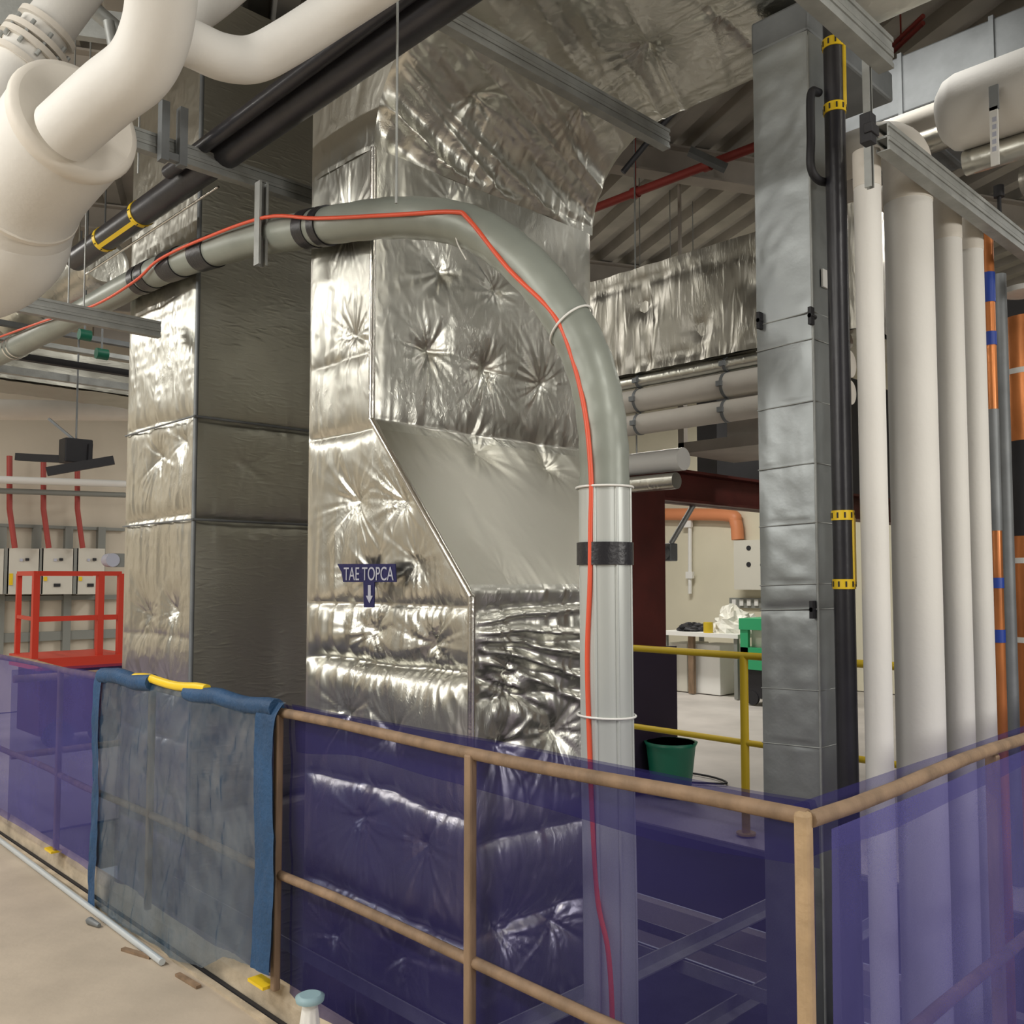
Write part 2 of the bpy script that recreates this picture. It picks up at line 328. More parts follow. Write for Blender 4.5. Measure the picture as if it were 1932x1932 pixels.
h = relief(U, V, None, 5, pins=[(.3, 1.0, .8), (.8, .95, 1), (.35, 1.5, 1), (.85, 1.55, 1), (.5, 2.1, 1), (1.0, 2.2, 1), (.4, .35, .7), (.9, .5, .9)], creases=((.62, .02, .03), (.05, .01, .02), (1.25, .02, .02)), rough=1.6)
Dg = V*1.35+U*.55; Sh = V*.5-U*.9
h += (.050*(ridge(Dg*2.6+2, Sh*.55+1)**1.5-.4)+.026*(ridge(Dg*6.5+4, Sh*1.1+7)**2-.3)+.010*(ridge(Dg*15+1, Sh*2.5+3)-.5))*np.clip(1.55-V, .25, 1)
e = np.minimum(U, 1.28-U); h *= 1-np.exp(-e/.03); h *= np.clip(V/.03, 0, 1)
P = np.stack([XD+U, inn[:, 0][:, None]+h*nr[:, 0][:, None]*1.0, inn[:, 1][:, None]+h*nr[:, 1][:, None]], 2)
mb.grid(P, 142, 400, True)
# sides of the elbow
for sx, X in ((-1, XD), (1, XD+1.28)):
    T = np.linspace(0, 1, 60); S_, TT = np.meshgrid(T, np.linspace(0, 1, 60)) 
    out = np.array([(3.26-max(0, s-1.15) if True else 0, 3.15+min(s, 1.15)) for s in np.linspace(0, 1.15+3.4, 60)])
    ins = np.array([inner(s) for s in np.linspace(0, SL, 60)])
    hh = relief(S_*.5+3, TT*4.5, None, 6, creases=((.9, .02, .015),), rough=1.5)
    PP = np.zeros((60, 60, 3)); PP[:, :, 1] = ins[:, 0][:, None]*(1-S_)+out[:, 0][:, None]*S_; PP[:, :, 2] = ins[:, 1][:, None]*(1-S_)+out[:, 1][:, None]*S_
    PP[:, :, 0] = X+sx*hh*np.minimum(1, 6*np.minimum(S_, 1-S_)); mb.grid(PP, 60, 60, True)
mb.build('elbow', M['foil'], D1)
# corner tape strips
mb = MB()
def strip(a, b, w1=.035):
    a = Vector(a); b = Vector(b)
    o = Vector((-.012, -.012, 0)); mb.tube([a+o*.35, b+o*.35], .013, 8)
strip((XD, 2.25, -1.5), (XD, 2.25, 1.44)); strip((XD, 2.25, 1.44), (XD, 2.82, 2.10)); strip((XD, 2.82, 2.10), (XD, 2.82, 3.15))
mb.build('corner_tape', M['tape'], D1)
# label on the duct: navy plate with a tail and arrow
mb = MB(); X = XD-.035
def yz(px, py): p = atX(px, py, X); return p.y, p.z
def plate(mb, pts, th=.004, X=X):
    q = [atX(px, py, X) for px, py in pts]; n = len(q)
    mb._add([(p.x, p.y, p.z) for p in q]+[(p.x-th, p.y, p.z) for p in q], [tuple(range(n)), tuple(reversed(range(n, 2*n)))]+[(i, (i+1) % n, n+(i+1) % n, n+i) for i in range(n)])
plate(mb, [(638, 1064), (747, 1064), (749, 1098), (649, 1098), (646, 1080)])
plate(mb, [(687, 1098), (708, 1098), (707, 1146), (688, 1146)])
LB = mb.build('duct_label', M['navy'], label='small navy T shaped label with pale lettering and a down arrow', cat='label')
def text(s, px0, px1, pyb, pyt, X, m, parent, name='lettering'):
    cu = bpy.data.curves.new('t', 'FONT'); cu.body = s; cu.size = 1; cu.extrude = .01
    to = bpy.data.objects.new('t', cu); C.objects.link(to); dg = bpy.context.evaluated_depsgraph_get(); me = bpy.data.meshes.new_from_object(to.evaluated_get(dg))
    bpy.data.objects.remove(to); V = np.array([v.co[:] for v in me.vertices]); lo = V.min(0); hi = V.max(0)
    a = atX(px0, pyb, X); b = atX(px1, pyt, X); org = worldloc(parent)
    for v in me.vertices:
        fx = (v.co.x-lo[0])/(hi[0]-lo[0]); fz = (v.co.y-lo[1])/(hi[1]-lo[1])
        v.co = Vector((X-.0015*(1 if v.co.z > 0 else 0), a.y+(b.y-a.y)*fx, a.z+(b.z-a.z)*fz))-org
    me.materials.append(m); o = bpy.data.objects.new(name, me); C.objects.link(o); o.parent = parent; WL[o.name] = org; return o
text('TAE TOPCA', 649, 743, 1095, 1069, X-.005, M['pale'], LB)
mb = MB(); plate(mb, [(695, 1104), (700, 1104), (700, 1124), (704, 1124), (697.5, 1138), (691, 1124), (695, 1124)], .002, X-.005); mb.build('arrow', M['pale'], LB)
# second foil duct, further along the shaft
D2 = thing('foil_duct', (2.45, 4.7, -1.6), 'tall square foil wrapped duct with dull flat side, standing left of the sloped foil duct', 'duct', 'foil wrapped ducts')
mb = MB()
pins = [(.25, .9, 1), (.6, .92, 1), (.3, 1.30, .9), (.62, 1.33, 1), (.28, .45, .8), (.6, .4, .8), (.4, 2.15, .9), (.7, 2.2, .8)]
foil_face(mb, lambda z: (XD, 5.17, z), lambda z: (XD, 4.31, z), (-1.6, 4.5), (-1, 0, 0), .009, 7, pins=pins, rough=2.1,
    creases=((2.32, .022, .016), (1.81, .028, .016), (.70, .03, .014), (.2, .03, .01), (1.2, .012, .01)))
mb.build('wrap', M['foil'], D2)
mb = MB()
foil_face(mb, lambda z: (XD, 4.31, z), lambda z: (3.0, 4.31, z), (-1.6, 4.5), (0, -1, 0), .012, 8, pins=[(.28, 2.08, .8)], rough=.35, pill=.012, star=.006,
    creases=((2.30, .016, .004), (1.79, .022, .006), (.35, .02, .01), (.48, .01, .01)))
foil_face(mb, lambda z: (3.0, 4.31, z), lambda z: (3.0, 5.17, z), (-1.6, 4.5), (1, 0, 0), .05, 9)
foil_face(mb, lambda z: (3.0, 5.17, z), lambda z: (XD, 5.17, z), (-1.6, 4.5), (0, 1, 0), .05, 9)
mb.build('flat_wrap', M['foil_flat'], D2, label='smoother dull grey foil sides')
mb = MB(); mb.tube([(XD-.002, 4.308, -1.5), (XD-.002, 4.308, 4.5)], .012, 8); mb.build('corner_tape', M['galv_dark'], D2)
mb = MB(); 
for z in (1.79, 2.30): mb.tube([(XD-.02, 4.29, z), (3.0, 4.29, z)], .007, 6); mb.tube([(XD-.02, 4.29, z), (XD-.012, 5.17, z)], .005, 6)
mb.build('joint_band', M['galv_dark'], D2)
# fabric-like dim foil duct behind, running along the shaft under the deck
def foil_box(name, a, b, label, m=M['foil_far'], step=.03, pins=None, seed=11, rough=2.5):
    x0, y0_, z0 = a; x1_, y1_, z1 = b; mb = MB()
    pin = [(.25+.42*i, z0+(.2 if i % 2 else .42), 1) for i in range(int((y1_-y0_)/.42))]
    foil_face(mb, lambda z: (x0, y1_, z), lambda z: (x0, y0_, z), (z0, z1), (-1, 0, 0), step, seed, pins=pin, creases=((z0+.06, .02, .05), (z1-.1, .02, .03)), rough=rough)
    foil_face(mb, lambda z: (x0, y0_, z), lambda z: (x1_, y0_, z), (z0, z1), (0, -1, 0), step, seed+1, rough=rough)
    foil_face(mb, lambda v: (x0, y1_-v, z0), lambda v: (x1_, y1_-v, z0), (0, y1_-y0_), (0, 0, -1), step, seed+2, rough=rough, creases=((1.2, .02, .03), (2.4, .02, .03)))
    mb.box((x0+.02, y0_+.02, z0+.02), (x1_-.005, y1_-.01, z1))
    return mb.build(name, m, label=label, cat='duct', group='foil wrapped ducts')
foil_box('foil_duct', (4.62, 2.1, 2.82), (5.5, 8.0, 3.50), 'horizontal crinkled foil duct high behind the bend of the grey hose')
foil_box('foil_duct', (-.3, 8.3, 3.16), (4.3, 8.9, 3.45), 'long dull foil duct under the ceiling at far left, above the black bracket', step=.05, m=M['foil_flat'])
# ------------------------------------------------------------------ slim riser duct and pipes at the right
SD = thing('riser_duct', (2.98, 1.6, -1.8), 'slim grey metal faced rectangular duct beside the black pipe', 'duct')
mb = MB(); xa = 2.9; ya0 = 1.5; ya1 = 1.715
zs = np.linspace(-1.8, 3.42, 400); nu = 16; t = np.linspace(0, 1, nu); Zg, Tg = np.meshgrid(zs, t, indexing='ij')
seams = [atX(1490, y, xa).z for y in (600, 650, 765, 880, 990, 1103, 1150, 1300, 1405)]+[-.1, -.4, -.7, -1.0, -1.3]
h = .006*vn(Zg*7, Tg*2)+.003*vn(Zg*20, Tg*5+9)
for k, z in enumerate(seams): h -= (.012 if k == 6 else .004)*np.exp(-np.abs(Zg-z-.008*Tg)/(.012 if k == 6 else .004))
h *= np.minimum(1, 5*np.minimum(Tg, 1-Tg)+.15)
mb.grid(np.stack([xa-h, ya1+(ya0-ya1)*Tg, Zg], 2), nu, 400, True)
mb.grid(np.stack([xa+.26*Tg, ya0-h, Zg], 2), nu, 400, True)
mb.box((xa+.01, ya0+.01, -1.8), (xa+.26, ya1, 3.42))
mb.build('casing', M['alu'], SD)
mb = MB()
for z in seams[:9]: mb.tube([(xa-.006, ya1, z-.004), (xa-.006, ya0-.003, z+.004), (xa+.2, ya0-.006, z+.004)], .0022, 5)
mb.tube([(xa-.002, ya0-.002, -1.7), (xa-.002, ya0-.002, 3.4)], .005, 6)
mb.build('seam', M['galv'], SD)
for (px, py) in ((1535, 598), (1438, 607), (1538, 1150)):
    mb = MB(); p = atX(px, py, xa); mb.cyl(p-Vector((.03, 0, 0)), p+Vector((.01, 0, 0)), .008, 8); mb.box(p-Vector((.03, .006, .03)), p+Vector((-.005, .006, .03)))
    mb.build('fixing', M['blackm'], SD)
mb = MB(); p = atY(1560, 545, 1.49); q = atY(1550, 507, 1.49); mb.box((q.x, 1.485, p.z), (p.x+.008, 1.492, q.z)); mb.build('paper_label', M['tie'], SD)
# duct turning off high at the top of the riser
mb = MB(); mb.box((2.895, 1.495, 3.42), (3.6, 1.72, 3.54)); mb.mi = 0
mb.build('ceiling_duct', M['galv_dark'], label='flat grey duct resting across the top of the slim riser duct', cat='duct', bevel=.01)
# tall black pipe with yellow framed markers
BP = thing('black_pipe', (2.89, 1.4, -1.8), 'tall glossy black vertical pipe with two yellow framed markers', 'pipe')
mb = MB(); bx, by = 2.89, 1.40; mb.cyl((bx, by, -1.8), (bx, by, 3.42), .034, 32); mb.build('pipe', M['black'], BP)
def band_yellow(P0, P1, r, parent, side, nt=10):
    """yellow ring with black ticks round a pipe at P0 and P1, joined by a strip along the side"""
    a = Vector(P0); b = Vector(P1); d = (b-a).normalized()
    mb = MB()
    for p in (a, b): mb.cyl(p-d*.016, p+d*.016, r+.003, 32)
    s = Vector(side); mb.bar(a+s*(r+.001), b+s*(r+.001), .020, .006, up=s); mb.mi = 1
    u = d.cross(Vector((0, 0, 1))); u = Vector((1, 0, 0)) if u.length < .1 else u.normalized(); v = d.cross(u)
    for p in (a, b):
        for k in range(nt):
            t = 2*math.pi*k/nt; e = u*math.cos(t)+v*math.sin(t); q = p+e*(r+.003); mb.bar(q-d*.009, q+d*.009, .005, .004, up=e)
    mb.build('yellow_marker', [M['yel2'], M['blackm']], parent)
rr = RT*.80-FW*.60
for (pa, pb) in ((102, 220), (973, 1102)):
    za = atY(1592, pa, by).z; zb = atY(1592, pb, by).z; band_yellow((bx, by, zb), (bx, by, za), .034, BP, rr)
# black loop handle left of it
mb = MB(); P = smooth_path([atY(1572, 345, 1.44), atY(1545, 340, 1.44), atY(1530, 315, 1.44), atY(1530, 260, 1.44), atY(1530, 178, 1.44), atY(1545, 175, 1.44)], 6)
mb.tube(P, .014, 12); mb.build('black_handle_pipe', M['blackm'], label='short black bent pipe looping off the tall black pipe near its top', cat='pipe')
# white lagged vertical pipes: elbow, straight, colder collar
wp = [(1636, 2.86, 1.30, .043, 355, 300, 'slimmest white lagged riser, next to the black pipe'),
      (1713, 3.14, 1.31, .081, 385, 310, 'thickest white lagged riser, second from the black pipe'),
      (1787, 3.47, 1.31, .052, 455, 370, 'white lagged riser between the thickest one and the last one'),
      (1830, 3.72, 1.30, .049, 475, 395, 'white lagged riser furthest from the black pipe, beside the orange pipes')]
for px, x, y, r, pyc, pye, lab in wp:
    p = atY(px, pyc, y); x = p.x; zc = p.z; ze = atY(px, pye, y).z-.02
    t = thing('lagged_pipe', (x, y, -1.8), lab, 'pipe', 'white lagged risers')
    mb = MB(); mb.cyl((x, y, -1.8), (x, y, zc), r, 36); mb.build('lagging', M['white'], t)
    mb = MB(); R = r*1.5; path = [(x, y, zc)]+[(x+0*k, y-R+R*math.cos(a), ze+R*math.sin(a)) for k, a in enumerate([i*math.pi/2/10 for i in range(11)])]+[(x, y-R-.1+.0, ze+R)] if False else [(x, y, zc), (x, y, ze)]+[(x, y+R-R*math.cos(i*math.pi/20), ze+R*math.sin(i*math.pi/20)) for i in range(1, 11)]+[(x, y+R+.16, ze+R)]
    if px < 1650: path = [(x, y, zc), (x, y, ze+.04)]
    mb.tube(path, r*1.03, 28); mb.build('elbow', M['cream'], t)
mb = MB(); 
# orange and blue marked pipe, big orange pipe
OP = thing('orange_pipe', (4.13, 1.35, -1.8), 'narrow orange riser with blue marker bands, right of the white risers', 'pipe', 'orange risers')
mb = MB(); p = atY(1864, 500, 1.35); mb.cyl((p.x, 1.35, -1.8), (p.x, 1.35, 3.1), .024, 20); mb.build('pipe', M['copper'], OP)
for a, b in ((515, 570), (625, 650), (1090, 1110), (1190, 1215)):
    mb = MB(); mb.cyl((p.x, 1.35, atY(1864, b, 1.35).z), (p.x, 1.35, atY(1864, a, 1.35).z), .0265, 20); mb.build('blue_marker', M['bluet'], OP)
mb = MB(); mb.cyl((p.x, 1.35, atY(1864, 1000, 1.35).z), (p.x, 1.35, atY(1864, 770, 1.35).z), .0262, 20); mb.build('grey_wrap', M['galv_dark'], OP)
OP = thing('orange_pipe', (5.3, 1.6, -1.8), 'thick glossy orange riser with white bands at the right edge', 'pipe', 'orange risers')
mb = MB(); p = atY(1932, 500, 1.6); px_ = p.x; mb.cyl((px_, 1.6, -1.8), (px_, 1.6, 2.95), .11, 32); mb.build('pipe', M['copper'], OP)
for a in (548, 700, 1057, 1210): z = atY(1932, a, 1.6).z; mb = MB(); mb.cyl((px_, 1.6, z-.015), (px_, 1.6, z+.015), .113, 32); mb.build('white_band', M['tie'], OP)
mb = MB(); z0 = atY(1932, 1010, 1.6).z; mb.cyl((px_, 1.6, z0), (px_, 1.6, atY(1932, 830, 1.6).z), .1115, 32); mb.build('dark_wrap', M['blackm'], OP)
mb = MB(); p = atY(1885, 500, 1.5); mb.cyl((p.x, 1.5, -1.8), (p.x, 1.5, 3.0), .03, 20); mb.build('grey_pipe', M['galv_dark'], label='dull grey riser between the narrow and the thick orange risers', cat='pipe')
mb = MB(); mb.box((6.3, .6, ZF), (6.9, 2.45, 3.35)); mb.build('dark_backing_box', M['walld'], label='tall dark box added as dark background behind the orange risers', cat='cabinet', bevel=.01)  # added dark box that stands in for the dark background
# ------------------------------------------------------------------ struts
CH = lambda a: [(-a/2, -a/2), (a/2, -a/2), (a/2, -a/5), (a/2-.005, -a/5), (a/2-.005, a/5), (a/2, a/5), (a/2, a/2), (-a/2, a/2), (-a/2, a/4), (-a/2+.003, a/4), (-a/2+.003, a/2-.003), (a/2-.008, a/2-.003), (a/2-.008, -a/2+.003), (-a/2+.003, -a/2+.003), (-a/2+.003, -a/4), (-a/2, -a/4)]
def strut(p, q, label, name='strut_channel', a=.041, stacked=2, parts=True, flip=1):
    p = Vector(p); q = Vector(q); mb = MB()
    for k in range(stacked):
        off = Vector((0, 0, a*1.02*k))
        mb.prism([(x*flip, y) for x, y in CH(a)], p+off, q+off)
    return mb.build(name, M['galv'], label=label, cat='strut', group='steel strut channels')
strut((1.15, 3.57, 3.22), (2.42, 3.57, 3.22), 'horizontal steel strut channel crossing at upper left, above the curved hose')
strut((1.45, 2.28, 3.36), (3.14, 2.28, 3.36), 'steel strut channel crossing just under the foil ceiling duct')
pA = atY(1652, 262, 1.2); strut((2.80, 1.2, pA.z), (5.2, 1.2, pA.z), 'steel strut channel running above the white risers to the right edge', a=.044)
pB = atY(1600, 55, 1.2); strut((1.9, 1.2, pB.z), (2.84, 1.2, pB.z), 'steel strut channel at the top edge above the black pipe', a=.05)
strut((1.15, 4.6, 2.76), (1.93, 4.6, 2.76), 'short steel strut channel low at left under the grey hose')
def drop(px, pt, pb, Y, a, label, r=None):
    p = atY(px, pt, Y); q = atY(px, pb, Y); mb = MB(); z0, z1 = q.z, p.z
    if r: mb.cyl((p.x, Y, z0), (p.x, Y, 4.73), r, 8); return mb.build('hanger_rod', M['galv'], label=label, cat='rod', group='hanger rods')
    mb.prism(CH(a), (p.x, Y, z0), (p.x, Y, z1)); return mb.build('strut_channel', M['galv'], label=label, cat='strut', group='steel strut channels')
drop(494, 345, 502, 3.36, .041, 'short vertical strut post hanging against the grey hose')
drop(1634, 60, 350, 1.235, .022, 'thin vertical strut hanging down beside the slimmest white riser')
for px, pt, pb, Y, lab in ((752, -250, 385, 2.15, 'thin hanger rod in front of the sloped foil duct'), (168, 200, 590, 4.6, 'thin hanger rod holding the low left strut'),
    (139, 200, 590, 4.62, 'thin hanger rod left of the one holding the low left strut'), (268, 0, 330, 3.6, 'thin hanger rod below the left end of the upper left strut'), (625, 60, 370, 3.62, 'thin hanger rod between the two foil ducts'),
    (1262, 200, 520, 4.4, 'thin hanger rod behind the hose bend, middle one'), (1305, 250, 690, 4.4, 'long thin hanger rod behind the hose bend'), (1205, 220, 640, 4.4, 'thin hanger rod close to the hose bend')):
    drop(px, pt, pb, Y, 0, lab, r=.004)
mb = MB(); 
for dx in (-.03, .045): p = atY(325, 240, 3.5); mb.box((p.x+dx-.016, 3.49, 3.16), (p.x+dx+.016, 3.53, 3.40))
mb.box((p.x-.045, 3.495, 3.17), (p.x+.06, 3.52, 3.2)); mb.build('strut_bracket', M['galv_dark'], label='small dark double bracket clamped on the upper left strut', cat='bracket')
mb = MB(); p = atY(1636, 245, 1.17); mb.box(p-Vector((.02, .02, .045)), p+Vector((.02, .015, .045))); mb.box(p-Vector((.026, .026, .02)), p+Vector((.026, 0, .01))); mb.build('strut_clamp', M['blackm'], label='black clamp at the left end of the strut above the white risers', cat='clamp', bevel=.003)
# ------------------------------------------------------------------ black overhead pipe at left
mb = MB(); BT = thing('black_pipe', (1.76, 3, 3.2), 'thick black insulated pipe crossing high from the top edge to the left strut', 'pipe')
mb.cyl((1.76, .9, 3.30), (1.76, 5.35, 3.30), .062, 28); mb.build('pipe', M['black'], BT)
mb = MB(); mb.cyl((1.66, 1.0, 3.30), (1.66, 3.9, 3.30), .03, 16); mb.build('black_pipe', M['black'], label='narrow black pipe running alongside the thick black overhead pipe', cat='pipe')
ya = atX(200, 400, 1.76).y; yb = atX(268, 360, 1.76).y
band_yellow((1.76, yb, 3.30), (1.76, ya, 3.30), .062, BT, Vector((-.55, 0, -.83)))
mb = MB(); mb.cyl((1.80, 3.7, 3.215), (1.80, 5.3, 3.215), .006, 8); mb.build('conduit', M['bright'], label='thin bright conduit under the black overhead pipe at left', cat='conduit')
# ------------------------------------------------------------------ curved grey hose
def hx(px): return 1.90+.10*min(1, max(0, (px-780)/360))
HP = [(-90, 712), (30, 655), (150, 592), (300, 512), (450, 460), (560, 437), (650, 421), (750, 411), (850, 419), (930, 452), (1010, 520), (1078, 615), (1120, 715), (1138, 830), (1141, 960)]
hp = smooth_path([atX(a, b, hx(a)) for a, b in HP], 10)
HS = thing('flexible_duct', (2.0, 1.7, -1.6), 'long grey green hose curving down in front of the sloped foil duct', 'duct')
mb = MB(); rad = [.071+.0012*math.sin(i*1.3) for i in range(len(hp))]; mb.tube(hp, rad, 36); mb.build('hose', M['hose'], HS)
low = smooth_path([hp[-4], atX(1142, 1100, 2.0), atX(1145, 1400, 2.0), atX(1150, 1700, 2.0), atX(1152, 1932, 2.0), atX(1154, 2400, 2.0)], 6)
mb = MB(); n = 48; vs = []
prof = [.072+(.004 if 10 < (k*360/n) % 90 < 60 else 0) for k in range(n)]
mb.tube(low, .0735, 36)
for th in (-.5, .35, 1.2, 2.4, 4.0):
    d = RT*math.sin(th)-FW*math.cos(th); mb.tube([p+d*.074 for p in low], .005, 8)
mb.build('lower_sleeve', M['sleeve'], HS, label='paler ribbed straight lower sleeve')
def nearest(path, px, py):
    best = None
    for i in range(len(path)-1):
        p = path[i]-Vector((0, 0, EYE)); z = p.dot(FWD); x = 966+F*p.dot(RT)/z; y = CY-F*p.dot(UPV)/z; d = (x-px)**2+(y-py)**2
        if best is None or d < best[0]: best = (d, i)
    return best[1]
for px, py, ln in ((266, 531, .07), (290, 518, .09), (336, 498, .16), (388, 481, .15), (586, 436, .075), (612, 430, .05)):
    i = nearest(hp, px, py); p = hp[i]; d = (hp[i+1]-hp[i-1]).normalized(); mb = MB(); mb.cyl(p-d*ln/2, p+d*ln/2, .0765, 36); mb.build('tape_band', M['tapeblk'], HS)
i = nearest(low, 1142, 1045); mb = MB(); z1 = atX(1142, 1024, 2.0).z; z0 = atX(1142, 1066, 2.0).z; c = low[i]; mb.cyl((c.x, c.y, z0), (c.x, c.y, z1), .081, 36); mb.build('tape_band', M['tapeblk'], HS)
def tie_ring(path, px, py, tilt, r=.082, name='cable_tie'):
    i = nearest(path, px, py); p = path[i]; d = (path[min(i+1, len(path)-1)]-path[i-1]).normalized(); d = (d+RT*tilt).normalized()
    u = d.cross(FW).normalized(); v = d.cross(u); mb = MB()
    mb.tube([p+(u*math.cos(a)+v*math.sin(a))*r for a in [k*math.pi/16 for k in range(33)]], .0035, 6); return mb.build(name, M['tie'], HS)
tie_ring(hp, 1080, 618, .25, .0775); tie_ring(low, 1141, 928, 0, .081); tie_ring(low, 1146, 1366, -.03, .082)
mb = MB(); mb.tube(smooth_path([atX(872, 398, 1.88), atX(862, 425, 1.87), atX(862, 455, 1.88), atX(880, 490, 1.9)], 5), .003, 6); mb.build('tie_tail', M['tie'], HS)
i = nearest(hp, 0, 670); mb = MB(); d = (hp[i+1]-hp[i-1]).normalized()
for k in (-.03, .05): mb.cyl(hp[i+2]+d*k-d*.012, hp[i+2]+d*k+d*.012, .082, 32)
mb.build('hose_clamp', M['bright'], HS)
# orange cable
def cx(px): return 1.812+.112*min(1, max(0, (px-700)/380))
CP = [(-40, 650), (100, 600), (180, 575), (255, 530), (300, 490), (380, 452), (500, 410), (600, 412), (750, 405), (855, 400), (885, 415), (960, 508), (1042, 590), (1078, 670), (1104, 780), (1115, 900), (1114, 1000), (1113, 1100), (1108, 1240), (1112, 1400), (1118, 1550), (1128, 1700), (1148, 1800), (1156, 1960), (1158, 2300)]
mb = MB(); mb.tube(smooth_path([atX(a, b, cx(a)) for a, b in CP], 6), .0072, 10); mb.build('orange_cable', M['orange'], label='orange cable tied along the grey hose and hanging down into the shaft', cat='cable')
# ------------------------------------------------------------------ white pipes, upper left
def wtube(pts, r, name, label, m=M['white'], k=8, group='white lagged pipes overhead at left', n=36, parent=None):
    mb = MB(); mb.tube(smooth_path([atT(*p) for p in pts], k), r, n)
    return mb.build(name, m, parent, label, None if parent else 'pipe', None if parent else group)
EL = thing('lagged_pipe', atT(60, 350, 2.6), 'very thick white lagged pipe elbow with a round capped end at the left edge', 'pipe', 'white lagged pipes overhead at left')
wtube([(142, 228, 2.42), (100, 280, 2.52), (55, 345, 2.66), (30, 410, 2.76), (18, 460, 2.82), (-40, 505, 2.9), (-140, 520, 3.0)], .165, 'elbow', None, parent=EL)
c0 = atT(142, 228, 2.42); c1 = atT(100, 280, 2.52); d = (c0-c1).normalized(); mb = MB(); mb.tube([c0-d*.03, c0-d*.01, c0+d*.012, c0+d*.018], [.168, .172, .166, .150], 40); mb.build('end_cap', M['cream'], EL, label='cream round end cap')
mb = MB(); q = atT(40, 372, 2.7); q2 = atT(58, 340, 2.65); dd = (q-q2).normalized(); mb.cyl(q-dd*.006, q+dd*.006, .170, 40); mb.build('seam_band', M['cream'], EL)
wtube([(120, 250, 2.34), (200, 180, 2.25), (262, 130, 2.2), (292, 70, 2.15), (305, 0, 2.1), (310, -80, 2.05)], .080, 'lagged_pipe', 'white lagged pipe branching from the capped elbow and turning straight up')
wtube([(300, 60, 2.42), (360, 82, 2.5), (420, 108, 2.55), (478, 112, 2.6), (540, 82, 2.6), (640, 18, 2.58), (735, -45, 2.5)], .064, 'lagged_pipe', 'white lagged pipe dipping below the black overhead pipe at the top')
wtube([(330, 60, 2.7), (410, 5, 2.8), (500, -70, 2.9)], .045, 'lagged_pipe', 'short length of white lagged pipe seen above the dipping one')
E = thing('flanged_pipe', atT(60, 90, 2.8), 'white lagged pipe with a bolted metal flange in the top left corner', 'pipe', 'white lagged pipes overhead at left')
mb = MB(); a = atT(-60, 290, 2.9); b = atT(60, 95, 2.95); c = atT(190, -80, 3.0); mb.cyl(a, b, .085, 32); mb.cyl(b, c, .078, 32); mb.build('pipe', M['white'], E)
d = (c-b).normalized(); mb = MB()
for k, r in ((-.06, .10), (.0, .105), (.03, .105), (.09, .095)): mb.cyl(b+d*(k-.01), b+d*(k+.01), r, 32)
mb.build('flange', M['cream'], E)
mb = MB(); u = d.cross(Vector((0, 0, 1))).normalized(); v = d.cross(u)
for k in range(10): t = k*math.pi/5; o = (u*math.cos(t)+v*math.sin(t))*.094; mb.cyl(b+o-d*.03, b+o+d*.06, .007, 8)
mb.build('bolt', M['galv'], E)
mb = MB(); mb.cyl(atT(180, 20, 3.3), atT(250, 80, 3.4), .03, 12); mb.cyl(atT(205, 40, 3.28), atT(215, 95, 3.3), .02, 12); mb.build('pipe_valve', M['galv'], label='small metal valve between the white pipes at top left', cat='valve')
mb = MB(); mb.bar(atT(-20, 20, 3.6), atT(260, 60, 3.6), .04, .12); mb.build('cable_tray', M['galv'], label='metal cable tray glimpsed behind the flanged pipe', cat='tray')
p = atT(195, 492, 6.4); mb = MB(); mb.tube([(p.x, p.y, p.z), (p.x, p.y+.02, p.z), (p.x, p.y+2.0, p.z)], [.15, .19, .19], 24); mb.cyl((p.x, p.y+.5, p.z), (p.x, p.y+.5, 4.73), .006, 6); mb.build('foil_pipe', M['foil'], label='round foil covered pipe end between the big white elbow and the foil duct', cat='pipe')
# ------------------------------------------------------------------ top right services
def along(px, py, X, y0_, y1_, r, name, label, m, group=None, cat='pipe'):
    z = atX(px, py, X).z; mb = MB(); mb.cyl((X, y0_, z), (X, y1_, z), r, 32); return mb.build(name, m, label=label, cat=cat, group=group)
z = atX(1700, 215, 4.2).z; zt = atX(1700, 105, 4.2).z
mb = MB(); mb.box((4.2, -.6, z), (5.0, 2.2, zt)); DR = mb.build('ceiling_duct', M['galv_dark'], label='wide grey sheet metal duct above the cream pipe at top right', cat='duct', bevel=.008)
for y in (.1, .7, 1.3, 1.7, 2.05): mb = MB(); mb.box((4.19, y, z-.01), (5.01, y+.02, zt+.01)); mb.build('flange', M['galv_dark'], DR)
mb = MB(); mb.box((4.9, -2, 3.98), (6.4, 1.3, 4.35)); mb.build('ceiling_duct', M['galv_dark'], label='large shadowed duct under the deck at the top right corner', cat='duct', bevel=.01)
along(1735, 228, 3.95, 1.05, 2.02, .052, 'lagged_pipe', 'cream lagged pipe running under the wide grey duct', M['cream'], 'lagged pipes at upper right')
LP = thing('lagged_pipe', (3.7, 1.0, 3.2), 'fat white lagged pipe end with a hanging tag at the right edge', 'pipe', 'lagged pipes at upper right')
zc = atX(1850, 200, 3.7).z; mb = MB(); mb.tube([(3.7, 1.34, zc), (3.7, 1.31, zc), (3.7, 1.27, zc), (3.7, -.8, zc)], [.10, .135, .148, .148], 40); mb.build('lagging', M['white'], LP)
mb = MB(); q = atX(1871, 237, 3.5)
a = atX(1866, 165, 3.52); b = atX(1885, 205, 3.52); mb.box((3.515, a.y, a.z), (3.525, b.y, b.z)); mb.build('tag_top', M['galv_dark'], LP)
mb = MB(); a = atX(1867, 205, 3.52); b = atX(1886, 310, 3.52); mb.box((3.515, a.y, a.z), (3.522, b.y, b.z)); TG = mb.build('paper_tag', M['tie'], LP)
mb = MB()
for k in range(5): a = atX(1872, 222+14*k, 3.514); b = atX(1880, 228+14*k, 3.514); mb.box((3.513, a.y, a.z), (3.5145, b.y, b.z))
